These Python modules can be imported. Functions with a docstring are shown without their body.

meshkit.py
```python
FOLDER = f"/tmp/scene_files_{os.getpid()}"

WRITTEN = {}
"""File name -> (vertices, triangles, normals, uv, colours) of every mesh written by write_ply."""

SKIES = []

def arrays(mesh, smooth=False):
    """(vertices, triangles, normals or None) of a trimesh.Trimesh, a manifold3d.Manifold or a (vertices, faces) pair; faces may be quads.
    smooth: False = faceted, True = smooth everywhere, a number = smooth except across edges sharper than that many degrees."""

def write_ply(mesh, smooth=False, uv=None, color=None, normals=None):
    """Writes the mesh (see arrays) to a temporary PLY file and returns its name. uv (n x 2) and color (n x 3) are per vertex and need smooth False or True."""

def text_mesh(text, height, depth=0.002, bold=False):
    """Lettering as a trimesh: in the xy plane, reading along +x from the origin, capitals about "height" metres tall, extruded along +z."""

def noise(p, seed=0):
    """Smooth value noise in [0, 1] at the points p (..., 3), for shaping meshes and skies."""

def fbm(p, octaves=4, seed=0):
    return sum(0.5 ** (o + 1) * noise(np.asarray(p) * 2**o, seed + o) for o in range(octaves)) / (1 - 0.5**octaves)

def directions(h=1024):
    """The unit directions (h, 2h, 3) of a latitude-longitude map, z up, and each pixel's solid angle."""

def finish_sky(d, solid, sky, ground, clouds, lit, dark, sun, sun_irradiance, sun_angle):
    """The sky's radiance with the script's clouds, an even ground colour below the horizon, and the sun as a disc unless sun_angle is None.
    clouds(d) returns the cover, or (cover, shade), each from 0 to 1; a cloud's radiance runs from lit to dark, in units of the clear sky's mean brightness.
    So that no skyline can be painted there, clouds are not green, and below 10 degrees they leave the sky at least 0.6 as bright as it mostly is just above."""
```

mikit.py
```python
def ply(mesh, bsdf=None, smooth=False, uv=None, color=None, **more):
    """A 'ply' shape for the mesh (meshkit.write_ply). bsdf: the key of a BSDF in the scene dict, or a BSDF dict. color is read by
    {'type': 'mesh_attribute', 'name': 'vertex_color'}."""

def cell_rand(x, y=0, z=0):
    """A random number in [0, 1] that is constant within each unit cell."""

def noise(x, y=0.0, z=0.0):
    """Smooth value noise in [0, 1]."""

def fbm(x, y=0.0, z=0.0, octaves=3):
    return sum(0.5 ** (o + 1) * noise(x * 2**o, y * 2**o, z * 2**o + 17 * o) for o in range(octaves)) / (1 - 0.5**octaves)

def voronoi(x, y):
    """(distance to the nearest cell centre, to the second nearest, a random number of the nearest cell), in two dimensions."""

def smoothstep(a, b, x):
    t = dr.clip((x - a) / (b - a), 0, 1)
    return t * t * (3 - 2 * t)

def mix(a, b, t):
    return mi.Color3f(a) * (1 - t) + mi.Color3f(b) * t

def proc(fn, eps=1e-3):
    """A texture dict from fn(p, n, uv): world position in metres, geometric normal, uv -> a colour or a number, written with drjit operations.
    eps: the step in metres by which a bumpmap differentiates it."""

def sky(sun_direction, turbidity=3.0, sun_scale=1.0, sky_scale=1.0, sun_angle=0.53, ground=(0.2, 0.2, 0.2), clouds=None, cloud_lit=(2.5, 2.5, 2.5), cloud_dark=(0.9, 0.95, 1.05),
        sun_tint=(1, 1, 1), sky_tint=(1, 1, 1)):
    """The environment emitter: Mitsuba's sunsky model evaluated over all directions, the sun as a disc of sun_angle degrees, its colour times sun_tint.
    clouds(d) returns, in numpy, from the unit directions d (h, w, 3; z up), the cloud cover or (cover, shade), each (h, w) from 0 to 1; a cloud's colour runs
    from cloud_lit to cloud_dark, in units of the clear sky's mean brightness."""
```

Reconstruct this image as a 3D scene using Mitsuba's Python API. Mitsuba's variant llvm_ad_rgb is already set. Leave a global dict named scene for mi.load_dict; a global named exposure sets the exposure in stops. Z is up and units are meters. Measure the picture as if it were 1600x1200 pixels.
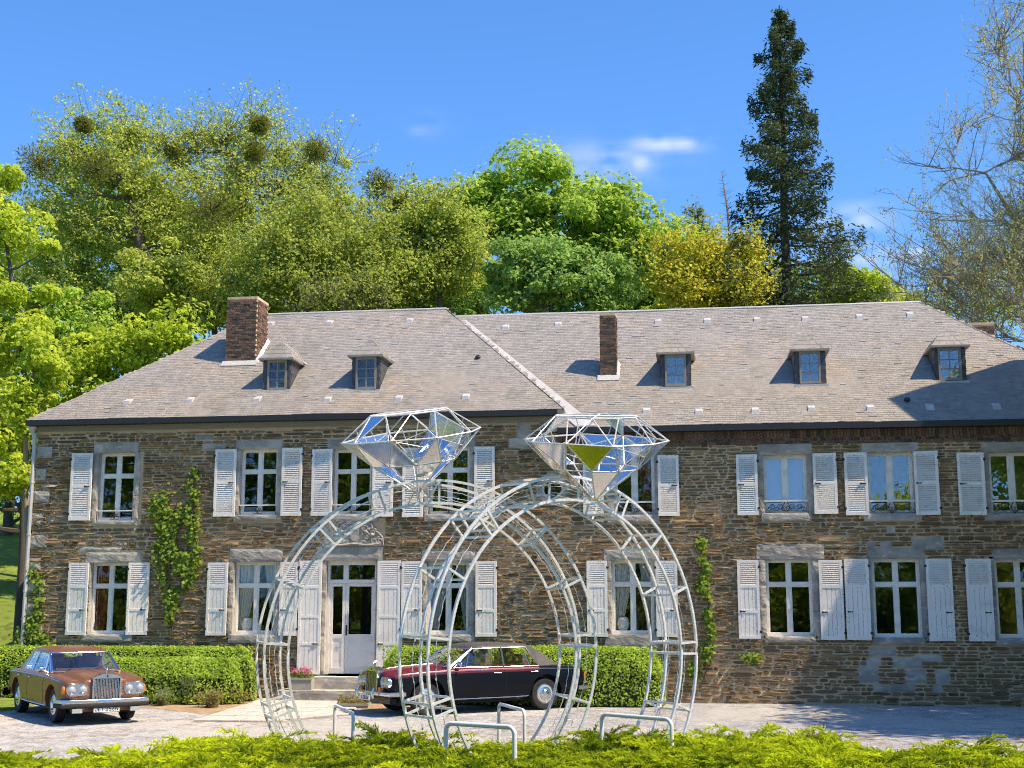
import math
import numpy as np
import trimesh
import manifold3d as m3
import shapely
from shapely import geometry as sg
import drjit as dr
import mitsuba as mi
import mikit
import meshkit
from mikit import proc, fbm, noise, cell_rand, smoothstep, mix

# ------------------------------------------------------------------ camera, sky, exposure
CAM_Z, FOC, CX, CY = 2.70, 2000.0, 800.0, 600.0
PITCH = math.radians(9.5)
exposure = 1.85
PHI = math.radians(8.3)                       # the facade turns away to the left
E = np.array([math.cos(PHI), -math.sin(PHI), 0.0])
IN = np.array([math.sin(PHI), math.cos(PHI), 0.0])      # into the house
P0 = np.array([0.0, 35.0, 0.0])
FWD = np.array([0, math.cos(PITCH), math.sin(PITCH)])
UP = np.array([0, -math.sin(PITCH), math.cos(PITCH)])
SUN = 0.545 * E - 0.15 * IN + np.array([0, 0, 0.84])
SUN = SUN / np.linalg.norm(SUN)
T = mi.ScalarTransform4f
scene, labels = {}, {}
scene['camera'] = {'type': 'perspective', 'fov': math.degrees(2 * math.atan(800 / FOC)), 'fov_axis': 'x', 'near_clip': 0.1, 'far_clip': 2000.0,
                   'to_world': T().look_at(origin=[0, 0, CAM_Z], target=[0, float(FWD[1]), CAM_Z + float(FWD[2])], up=[0, 0, 1])}


def clouds(d):
    az = np.arctan2(d[..., 0], d[..., 1])
    el = np.arcsin(np.clip(d[..., 2], -1, 1))
    n = meshkit.fbm(np.stack([az * 38, el * 95, az * 0 + 3.1], -1), 4, 7)
    c = np.zeros_like(az)
    for a0, e0, ra, re, k in ((0.128, 0.349, 0.034, 0.0070, .42), (0.104, 0.335, 0.010, 0.007, .36), (0.075, 0.337, 0.05, 0.016, .22), (0.272, 0.272, 0.026, 0.018, .6), (0.29, 0.258, 0.04, 0.010, .5), (-.07, .364, .018, .008, .14)):
        r = ((az - a0) / ra) ** 2 + ((el - e0) / re) ** 2
        c = np.maximum(c, k * np.exp(-r * 1.1))
    far = np.clip(meshkit.fbm(np.stack([d[..., 0] * 4, d[..., 1] * 4, d[..., 2] * 7], -1), 4, 11) - .66, 0, 1) * 2.2 * (d[..., 1] < 0)
    return np.clip(c * np.clip(n * 4.2 - 1.5, 0, 1.35) + far, 0, 1)


scene['sky'] = mikit.sky(SUN.tolist(), turbidity=2.6, sky_scale=1.5, sun_scale=1.4, clouds=clouds, cloud_lit=(2.3, 2.35, 2.45), cloud_dark=(1.2, 1.3, 1.5), sky_tint=(0.64, 0.94, 1.34), sun_tint=(1.0, .985, .94), ground=(0.13, 0.15, 0.07))


# ------------------------------------------------------------------ helpers
def ray(px, py):
    d = FWD * FOC + np.array([1.0, 0, 0]) * (px - CX) + UP * (CY - py)
    return d / np.linalg.norm(d)


CAMP = np.array([0, 0, CAM_Z])


def hit(px, py, p, n):
    d = ray(px, py)
    return CAMP + d * (np.dot(np.asarray(p) - CAMP, n) / np.dot(d, n))


def at(px, py, Y):
    return hit(px, py, [0, Y, 0], [0, 1, 0])


def gnd(px, py, z=0.0):
    return hit(px, py, [0, 0, z], [0, 0, 1])


def H2W(u, d, z):
    """house frame (along, into, up) -> world"""
    u, d, z = np.broadcast_arrays(np.asarray(u, float), np.asarray(d, float), np.asarray(z, float))
    return P0 + u[..., None] * E + d[..., None] * IN + z[..., None] * np.array([0, 0, 1.0])


def W2H(p):
    q = np.asarray(p) - P0
    return np.stack([q @ E, q @ IN, q[..., 2]], -1)


def F(px, py, d=0.0):
    """pixel -> (u, z) on the facade plane at depth d"""
    h = W2H(hit(px, py, P0 + IN * d, IN))
    return h[0], h[2]


def num(key):
    if key not in scene and key not in used:
        used.add(key)
        return key
    k = count.get(key, 0)
    while True:
        k += 1
        n = f'{key}_{k:03d}'
        if n not in scene and n not in used:
            count[key] = k
            used.add(n)
            return n


used, count = set(), {}


def put(key, mesh, bsdf, smooth=False, uv=None, label=None, cat=None, group=None, kind=None):
    key = num(key)
    if isinstance(mesh, tuple):
        mesh = (np.asarray(mesh[0]), np.asarray(mesh[1]))
    scene[key] = mikit.ply(mesh, bsdf, smooth=smooth, uv=uv)
    tag(key, label, cat, group, kind)
    return key


def tag(key, label=None, cat=None, group=None, kind=None):
    d = {k: v for k, v in (('label', label), ('category', cat), ('group', group), ('kind', kind)) if v}
    if d:
        labels[key] = {**labels.get(key, {}), **d}


def thing(key, label, cat, group=None):
    key = num(key)
    tag(key, label, cat, group)
    return key


BOXF = np.array([[0, 2, 1], [0, 3, 2], [4, 5, 6], [4, 6, 7], [0, 1, 5], [0, 5, 4], [1, 2, 6], [1, 6, 5], [2, 3, 7], [2, 7, 6], [3, 0, 4], [3, 4, 7]])


class MB:
    """collects pieces into one mesh"""
    def __init__(self):
        self.v, self.f, self.uv, self.n = [], [], [], 0

    def add(self, v, f, uv=None):
        v, f = np.asarray(v, float), np.asarray(f, int)
        if f.shape[1] == 4:
            f = np.vstack([f[:, [0, 1, 2]], f[:, [0, 2, 3]]])
        self.v.append(v)
        self.f.append(f + self.n)
        self.uv.append(np.broadcast_to(np.zeros(2) if uv is None else np.asarray(uv, float), (len(v), 2)))
        self.n += len(v)
        return self

    def mesh(self, m, uv=None):
        return self.add(m.vertices, m.faces, uv)

    def corners(self, c, uv=None):
        return self.add(c, BOXF, uv)

    def hbox(self, u0, u1, d0, d1, z0, z1, uv=None):
        """box in the house frame"""
        c = [(u0, d0, z0), (u1, d0, z0), (u1, d1, z0), (u0, d1, z0), (u0, d0, z1), (u1, d0, z1), (u1, d1, z1), (u0, d1, z1)]
        c = np.array(c)
        return self.corners(H2W(c[:, 0], c[:, 1], c[:, 2]), uv)

    def box(self, c, size, rot=None, uv=None):
        s = np.asarray(size, float) / 2
        v = np.array([(-1, -1, -1), (1, -1, -1), (1, 1, -1), (-1, 1, -1), (-1, -1, 1), (1, -1, 1), (1, 1, 1), (-1, 1, 1)]) * s
        if rot is not None:
            v = v @ np.asarray(rot).T
        return self.corners(v + np.asarray(c), uv)

    def tube(self, pts, rad, sides=6, uv=None, closed=False, caps=True):
        v, f = tube(pts, rad, sides, closed, caps)
        return self.add(v, f, uv)

    def done(self):
        return np.vstack(self.v), np.vstack(self.f)

    def uvs(self):
        return np.vstack(self.uv)

    def put(self, key, bsdf, smooth=False, uv=False, **k):
        return put(key, self.done(), bsdf, smooth, self.uvs() if uv else None, **k)


def tube(pts, rad, sides=6, closed=False, caps=True, ref=None):
    p = np.asarray(pts, float)
    n = len(p)
    t = (np.roll(p, -1, 0) - np.roll(p, 1, 0)) if closed else np.gradient(p, axis=0)
    t /= np.linalg.norm(t, axis=1, keepdims=True) + 1e-12
    if ref is None:
        ref = np.array([0, 0, 1.0]) if abs(t[:, 2]).mean() < .8 else np.array([1.0, 0.1, 0])
    a = np.cross(t, ref)
    a /= np.linalg.norm(a, axis=1, keepdims=True) + 1e-9
    b = np.cross(a, t)
    ang = np.arange(sides) * 2 * np.pi / sides + (np.pi / 4 if sides == 4 else 0)
    r = np.broadcast_to(np.asarray(rad, float), (n,))
    v = (p[:, None] + r[:, None, None] * (np.cos(ang)[None, :, None] * a[:, None] + np.sin(ang)[None, :, None] * b[:, None])).reshape(-1, 3)
    m = n if closed else n - 1
    i, j = np.meshgrid(np.arange(m), np.arange(sides), indexing='ij')
    i2, j2 = (i + 1) % n, (j + 1) % sides
    q = np.stack([i * sides + j, i2 * sides + j, i2 * sides + j2, i * sides + j2], -1).reshape(-1, 4)
    f = np.vstack([q[:, [0, 1, 2]], q[:, [0, 2, 3]]])
    if caps and not closed and sides > 2:
        k = np.arange(1, sides - 1)
        f = np.vstack([f, np.stack([k * 0, k + 1, k], 1), np.stack([k * 0, k, k + 1], 1) + (n - 1) * sides])
    return v, f


def lathe(profile, sides=24, axis=(0, 0, 1), origin=(0, 0, 0)):
    """profile (r, h) turned round the axis"""
    pr = np.asarray(profile, float)
    ax = np.asarray(axis, float) / np.linalg.norm(axis)
    x = np.cross(ax, [0, 0, 1.0] if abs(ax[2]) < .9 else [1.0, 0, 0])
    x /= np.linalg.norm(x)
    y = np.cross(ax, x)
    a = np.arange(sides) * 2 * np.pi / sides
    v = (np.asarray(origin) + pr[:, None, 1:2] * ax + pr[:, None, :1] * (np.cos(a)[None, :, None] * x + np.sin(a)[None, :, None] * y)).reshape(-1, 3)
    i, j = np.meshgrid(np.arange(len(pr) - 1), np.arange(sides), indexing='ij')
    j2 = (j + 1) % sides
    q = np.stack([i * sides + j, i * sides + j2, (i + 1) * sides + j2, (i + 1) * sides + j], -1).reshape(-1, 4)
    return v, np.vstack([q[:, [0, 1, 2]], q[:, [0, 2, 3]]])


def smoothpath(pts, n=24):
    """Catmull-Rom through the points"""
    p = np.asarray(pts, float)
    p = np.vstack([2 * p[0] - p[1], p, 2 * p[-1] - p[-2]])
    out = []
    seg = len(p) - 3
    per = max(2, n // seg)
    for i in range(seg):
        t = np.linspace(0, 1, per, endpoint=False)[:, None]
        a, b, c, d = p[i:i + 4]
        out.append(.5 * (2 * b + (c - a) * t + (2 * a - 5 * b + 4 * c - d) * t ** 2 + (3 * b - a - 3 * c + d) * t ** 3))
    return np.vstack(out + [p[-2:-1]])


# ------------------------------------------------------------------ materials
def rgb(*c):
    return {'type': 'rgb', 'value': [float(x) for x in c]}


def mat(name, color, rough=.6, metal=0.0, spec=.5, bump=None, two=True, **k):
    b = {'type': 'principled', 'base_color': proc(color) if callable(color) else rgb(*color), 'roughness': rough, 'metallic': metal, 'specular': spec, **k}
    if bump:
        b = {'type': 'bumpmap', 'texture': proc(bump[0], bump[2] if len(bump) > 2 else 2e-3), 'scale': bump[1], 'bsdf': b}
    if two:
        b = {'type': 'twosided', 'bsdf': b}
    scene[name] = b
    return name


def leaf_mat(name, dark, light, trans=1.0, rough=.45):
    """leaves: tone by leaf (uv.x) and by spray (uv.y)"""
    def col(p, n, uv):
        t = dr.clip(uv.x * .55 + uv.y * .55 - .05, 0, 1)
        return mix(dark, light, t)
    scene[name] = {'type': 'principledthin', 'base_color': proc(col), 'roughness': rough, 'diff_trans': trans, 'eta': 1.42, 'spec_trans': 0.0}
    return name


def stone_col(p, n, uv):
    t, s = uv.x, uv.y
    a = mix((.400, .275, .145), (.270, .190, .108), smoothstep(.15, .5, t))
    a = mix(a, (.43, .315, .180), smoothstep(.55, .75, t))
    a = mix(a, (.41, .255, .125), smoothstep(.78, .90, t))
    a = mix(a, (.47, .41, .32), smoothstep(.935, .97, t))
    g = fbm(p.x * 9, p.y * 9, p.z * 22, 3)
    a = a * mi.Color3f(.91, .88, .855) * (.55 + .50 * s) * (.68 + .50 * g)
    return mix(a, (.12, .095, .060), .28 * smoothstep(.58, .75, fbm(p.x * .7, p.y * .7, p.z * .45 + 9, 3)))


mat('stone', stone_col, .92, spec=.2, bump=(lambda p, n, uv: fbm(p.x * 26, p.y * 26, p.z * 60, 3), .012))


def mortar_col(p, n, uv):
    return mix((.66, .505, .32), (.46, .35, .22), fbm(p.x * 5, p.y * 5, p.z * 5, 3))


mat('mortar', mortar_col, .95, spec=.1, bump=(lambda p, n, uv: fbm(p.x * 30, p.y * 30, p.z * 30, 2), .01))


def blue_col(p, n, uv):
    g = fbm(p.x * 3, p.y * 3, p.z * 3, 4)
    a = mix((.29, .268, .235), (.45, .415, .355), smoothstep(.3, .7, g)) * (.85 + .3 * uv.x)
    return mix(a, (.56, .52, .45), .7 * smoothstep(.62, .75, fbm(p.x * 6 + 5, p.y * 6, p.z * 9, 3)))


mat('bluestone', blue_col, .85, spec=.3, bump=(lambda p, n, uv: fbm(p.x * 18, p.y * 18, p.z * 24, 3), .014))


def slate_col(p, n, uv):
    h = p.z
    a = mix((.255, .233, .204), (.286, .262, .232), uv.x)
    a = mix(a, (.268, .255, .240), smoothstep(.25, .75, (h - 8.6) * .30 + fbm(p.x * .5, p.y * .5, p.z * .5 + 3, 3) * .9 - .15))
    a = mix(a, (.36, .28, .20), .38 * smoothstep(.50, .68, fbm(p.x * .33 + 7, p.y * .33, p.z * .8, 4)) * smoothstep(.1, .9, uv.y))
    a = mix(a, (.16, .155, .12), .35 * smoothstep(.60, .74, fbm(p.x * 1.3, p.y * 1.3, p.z * .6 + 4, 4)))
    streak = fbm(p.x * 7, p.y * 7, p.z * 2.5, 3)
    return a * (.92 + .16 * uv.y) * (.80 + .40 * streak)


mat('slate', slate_col, .62, spec=.4)
mat('dark_slate', lambda p, n, uv: mix((.045, .048, .058), (.085, .088, .098), cell_rand(p.x * 4, p.y * 4, p.z * 9)), .55, spec=.4)
mat('zinc_dark', (.020, .021, .024), .5, spec=.5)
mat('lead', lambda p, n, uv: mix((.42, .42, .42), (.60, .59, .57), fbm(p.x * 4, p.y * 4, p.z * 4, 3)), .55, .25)
mat('grey_render', lambda p, n, uv: mix((.20, .185, .155), (.30, .28, .245), fbm(p.x * 1.3, p.y * 1.3, p.z * 5, 4)), .9, spec=.2)


def brick_col(p, n, uv):
    a = mix((.130, .080, .058), (.215, .135, .098), uv.x)
    a = mix(a, (.075, .062, .055), smoothstep(.62, .82, uv.y))
    return a * (.75 + .5 * fbm(p.x * 22, p.y * 22, p.z * 22, 2))


mat('brick', brick_col, .9, spec=.2, bump=(lambda p, n, uv: fbm(p.x * 40, p.y * 40, p.z * 40, 2), .006))


def white_col(p, n, uv):
    g = fbm(p.x * 1.7, p.y * 1.7, p.z * 3.1, 4)
    f = fbm(p.x * 14, p.y * 14, p.z * 4, 3)
    a = mix((.84, .80, .735), (.69, .645, .57), smoothstep(.50, .75, g) * .6 + .35 * smoothstep(.58, .8, f))
    flake = smoothstep(.66, .70, fbm(p.x * 33, p.y * 33, p.z * 21, 3)) * smoothstep(.50, .66, fbm(p.x * 2.3 + 4, p.y * 2.3, p.z * 2.9, 3))
    return mix(a, (.36, .30, .23), .8 * flake)


mat('white_paint', white_col, .42, spec=.45)
mat('white_frame', lambda p, n, uv: mix((.82, .775, .70), (.72, .675, .60), smoothstep(.45, .7, fbm(p.x * 3, p.y * 3, p.z * 5, 3))), .35, spec=.5)
mat('taupe_frame', (.26, .235, .20), .6)
mat('iron', (.022, .022, .024), .55)
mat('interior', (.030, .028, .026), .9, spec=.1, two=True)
mat('red_cloth', (.22, .012, .018), .9, two=True)
scene['net_cloth'] = {'type': 'twosided', 'bsdf': {'type': 'diffuse', 'reflectance': rgb(.60, .62, .58)}}
scene['pane'] = {'type': 'thindielectric', 'int_ior': 1.52}
scene['coated_pane'] = {'type': 'thindielectric', 'int_ior': 2.1}
scene['car_glass'] = {'type': 'thindielectric', 'int_ior': 1.65}

scene['blind'] = {'type': 'twosided', 'bsdf': {'type': 'diffuse', 'reflectance': rgb(.30, .38, .50)}}
# ------------------------------------------------------------------ the ground
def lawn_h(x, y):
    r = np.clip((y - 37 - .10 * np.abs(x)) / 10, 0, 1)
    r = r * r * (3 - 2 * r)
    return r * np.clip(.16 * (y - 37), 0, 7.5) + np.where((x < -13) & (y > 20), np.clip((-x - 13.5) * .10, 0, .8), 0) * np.clip((y - 27) / 6, 0, 1)


def grid(x0, x1, y0, y1, n, m, hf, pw=1.0):
    x, y = np.meshgrid(np.linspace(x0, x1, n), np.linspace(y0, y1, m), indexing='ij')
    v = np.stack([x, y, hf(x, y)], -1).reshape(-1, 3)
    i, j = np.meshgrid(np.arange(n - 1), np.arange(m - 1), indexing='ij')
    q = np.stack([i * m + j, (i + 1) * m + j, (i + 1) * m + j + 1, i * m + j + 1], -1).reshape(-1, 4)
    return v, np.vstack([q[:, [0, 1, 2]], q[:, [0, 2, 3]]])


def lawn_col(p, n, uv):
    a = mix((.085, .120, .022), (.15, .20, .035), fbm(p.x * .9, p.y * .9, 0, 4))
    return mix(a, (.05, .06, .022), .6 * smoothstep(.55, .75, fbm(p.x * 4, p.y * 4, 3, 3)))


def gravel_col(p, n, uv):
    s = cell_rand(p.x * 30, p.y * 30, 0) * .45 + cell_rand(p.x * 11, p.y * 8, 4) * .30 + fbm(p.x * 3, p.y * 3, 1, 3) * .5
    a = mix((.10, .097, .096), (.435, .43, .425), s * .95 - .08)
    a = mix(a, (.385, .36, .31), .5 * smoothstep(.48, .66, fbm(p.x * .35, p.y * .35, 5, 4)))
    leaf = smoothstep(.80, .84, cell_rand(p.x * 7 + fbm(p.x * 20, p.y * 20, 1, 2), p.y * 6, 9)) * smoothstep(.5, .62, fbm(p.x * .6 + 3, p.y * .6, 2, 3))
    return mix(a, (.20, .15, .08), .7 * leaf)


def earth_col(p, n, uv):
    return mix((.21, .145, .085), (.40, .29, .18), fbm(p.x * 5, p.y * 5, 0, 4))


def paver_col(p, n, uv):
    a = mix((.36, .335, .29), (.41, .38, .33), uv.x)
    return a * (.78 + .42 * fbm(p.x * 6, p.y * 6, 0, 4))


mat('lawn_ground', lawn_col, .95, spec=.1)
mat('gravel', gravel_col, .95, spec=.1, bump=(lambda p, n, uv: cell_rand(p.x * 45, p.y * 45, 0) * .5 + fbm(p.x * 20, p.y * 20, 0, 2), .02))
mat('earth', earth_col, .95, spec=.1, bump=(lambda p, n, uv: fbm(p.x * 22, p.y * 22, 0, 3), .05))
mat('paver', paver_col, .9, spec=.2, bump=(lambda p, n, uv: fbm(p.x * 25, p.y * 25, 0, 3), .01))
put('lawn', grid(-160, 160, -120, 260, 161, 191, lambda x, y: lawn_h(x, y)), 'lawn_ground', smooth=True, kind='structure')


def flat(poly, z, key, bs, **k):
    m = trimesh.creation.triangulate_polygon(poly, engine='earcut')
    v, f = m
    v = np.column_stack([v, np.full(len(v), z)])
    e = np.cross(v[f[:, 1]] - v[f[:, 0]], v[f[:, 2]] - v[f[:, 0]])[:, 2]
    f = np.where(e[:, None] < 0, f[:, ::-1], f)
    return put(key, (v, f), bs, **k)


drive = sg.Polygon([tuple(p[:2]) for p in (H2W(-13.0, .1, 0), H2W(18, .1, 0))] + [(40, 30), (40, 15), (12, 17.6), (2.5, 20.6), (-3, 20.2), (-7, 17.6), (-12, 15.5), (-40, 13), (-40, 26.5), (-14.8, 32.2)])
flat(drive, .004, 'driveway', 'gravel', kind='structure')
# beds and the paved forecourt before the door
bedL = sg.Polygon([tuple(gnd(x, y)[:2]) for x, y in ((-60, 1095), (60, 1090), (215, 1105), (330, 1117), (410, 1092), (400, 1070))] + [tuple(H2W(-5.9, .05, 0)[:2]), tuple(H2W(-13.2, .05, 0)[:2])])
flat(bedL, .008, 'flower_bed', 'earth', kind='structure')
bedR = sg.Polygon([tuple(gnd(x, y)[:2]) for x, y in ((596, 1092), (560, 1112), (640, 1106), (800, 1102), (960, 1096), (1050, 1093))] + [tuple(H2W(4.6, .05, 0)[:2]), tuple(H2W(-2.8, .05, 0)[:2])])
flat(bedR, .008, 'flower_bed', 'earth', kind='structure')
court = sg.Polygon([tuple(gnd(x, y)[:2]) for x, y in ((408, 1094), (300, 1128), (430, 1129), (545, 1118), (575, 1092))] + [tuple(H2W(-3.7, -.7, 0)[:2]), tuple(H2W(-6.1, -.7, 0)[:2])])
flat(court, .012, 'garden_path', 'paver', kind='structure')
rng = np.random.default_rng(3)
inner = court.buffer(-.02)
for j, dep in enumerate(np.arange(-7.5, .2, .62)):
    for i, uu in enumerate(np.arange(-12, -1, .92)):
        a = uu + (.46 if j % 2 else 0)
        c = np.array([(a + .012, dep + .012), (a + .908, dep + .012), (a + .908, dep + .608), (a + .012, dep + .608)])
        w = H2W(c[:, 0], c[:, 1], 0)[:, :2]
        pg = sg.Polygon(w).intersection(inner)
        if pg.is_empty or pg.area < .05 or pg.geom_type != 'Polygon':
            continue
        mm = trimesh.creation.extrude_polygon(pg, .028 + rng.uniform(0, .006), engine='earcut')
        put('garden_path__paving_slab', (mm.vertices + [0, 0, .008], mm.faces), 'paver', uv=np.tile(rng.random(2), (len(mm.vertices), 1)))
# ------------------------------------------------------------------ the manor house: wall, roof, openings
HOUSE = thing('manor_house', 'long two-storey rubble stone manor house with slate roof and white shutters', 'house')


def hk(name):
    return HOUSE + '__' + name


def rect(x0, x1, y0, y1, d=0.0):
    """pixel box -> (u0, u1, z0, z1) on the facade"""
    xm, ym = (x0 + x1) / 2, (y0 + y1) / 2
    return F(x0, ym, d)[0], F(x1, ym, d)[0], F(xm, y1, d)[1], F(xm, y0, d)[1]


UL, UJ, UR = F(49, 850)[0], F(868, 850)[0], 17.6
ZEL = np.mean([F(60, 655.5, -.2)[1], F(460, 649, -.2)[1], F(850, 641.5, -.2)[1]])
ZER = np.mean([F(1060, 664, -.2)[1], F(1300, 661, -.2)[1], F(1590, 656.5, -.2)[1]])
TANP = math.tan(math.radians(39.5))


def R(px, py, left=None, lift=0.0):
    """pixel -> (u, d, z) on the front roof slope"""
    left = px < 790 if left is None else left
    n = np.array([0, 0, 1.0]) - TANP * IN
    p = H2W(0, -.2, (ZEL if left else ZER) + lift)
    return W2H(hit(px, py, p, n / np.linalg.norm(n)))


# windows: frame box, lintel box, sill box, kind, curtain
WIN = [
    ((156, 212, 708, 814), (148, 217, 692, 706), (147, 214, 814, 821), 'upper4', None),
    ((377, 435, 702, 805), (370, 442, 688, 701), (366, 440, 805, 813), 'upper4', None),
    ((522, 582, 702, 804), (513, 590, 687, 701), (513, 590, 804, 815), 'upper4', None),
    ((671, 735, 699, 804), (664, 742, 685, 698), (664, 742, 804, 814), 'upper4', None),
    ((960, 1023, 708, 805), (944, 1030, 692, 706), (950, 1030, 806, 816), 'upper2', 'red_cloth'),
    ((1193, 1261, 711, 802), (1184, 1268, 694, 709), (1190, 1268, 804, 815), 'upper2', None),
    ((1355, 1427, 707, 803), (1346, 1434, 692, 705), (1350, 1440, 804, 814), 'upper2', None),
    ((1545, 1618, 707, 803), (1533, 1628, 691, 705), (1538, 1630, 804, 813), 'upper2', None),
    ((143, 201, 879, 991), (135, 222, 863, 877), (128, 208, 993, 1002), 'lower', 'red_side'),
    ((367, 432, 878, 991), (360, 442, 858, 876), (358, 440, 992, 1004), 'lower', 'net_side'),
    ((668, 733, 878, 991), (660, 742, 861, 876), (660, 742, 992, 1003), 'lower', 'net_side'),
    ((956, 1022, 875, 991), (944, 1030, 859, 873), (946, 1030, 993, 1012), 'lower', 'net_side'),
    ((1197, 1270, 874, 994), (1182, 1287, 850, 872), (1196, 1274, 995, 1003), 'lower', None),
    ((1363, 1439, 873, 996), (1355, 1443, 857, 871), (1364, 1445, 998, 1007), 'lower', None),
    ((1555, 1630, 873, 997), (1552, 1640, 857, 871), (1556, 1640, 999, 1008), 'lower', None),
]
DOOR = (510, 588, 876, 1054)
DOORL = (497, 599, 855, 874)
RELIEF = (508, 601, 811, 854)
WSH = [  # shutters: box, kind
    (110, 143, 708, 813, 'u'), (335, 368, 702, 807, 'u'), (440, 472, 700, 806, 'u'), (487, 519, 702, 806, 'u'), (582, 614, 701, 807, 'u'),
    (629, 661, 700, 808, 'u'), (741, 773, 698, 806, 'u'), (911, 943, 711, 806, 'u'), (1028, 1061, 711, 806, 'u'), (1151, 1184, 710, 805, 'u'),
    (1271, 1308, 708, 803, 'u'), (1320, 1356, 707, 805, 'u'), (1429, 1467, 705, 805, 'u'), (1497, 1539, 707, 805, 'u'),
    (105, 137, 879, 992, 'l'), (199, 231, 879, 992, 'l'), (323, 355, 879, 993, 'l'), (437, 465, 878, 993, 'l'), (627, 659, 877, 994, 'l'),
    (743, 776, 877, 995, 'l'), (917, 949, 876, 995, 'l'), (1025, 1059, 876, 995, 'l'), (1153, 1187, 875, 998, 'l'), (1281, 1318, 875, 1000, 'l'),
    (1321, 1359, 873, 1000, 'l'), (1449, 1490, 873, 1002, 'l'), (1511, 1551, 873, 1002, 'l'),
    (466, 501, 876, 1054, 'd'), (589, 625, 876, 1054, 'd')]
QUOIN = [(808, 828, 655, 683), (796, 826, 684, 698), (306, 334, 680, 687), (317, 352, 693, 702), (1358, 1400, 1012, 1024), (1342, 1372, 1039, 1066), (1354, 1376, 1028, 1038),
         (1396, 1441, 1029, 1043), (1430, 1472, 1023, 1034), (1415, 1446, 1046, 1066), (1462, 1484, 1046, 1069), (1365, 1389, 1072, 1081), (1391, 1429, 1069, 1081),
         (1458, 1472, 1072, 1083), (1386, 1398, 823, 834), (1355, 1366, 846, 857), (1376, 1392, 845, 857), (1425, 1447, 843, 857), (1444, 1474, 838, 858), (125, 190, 855, 862)]

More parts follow.
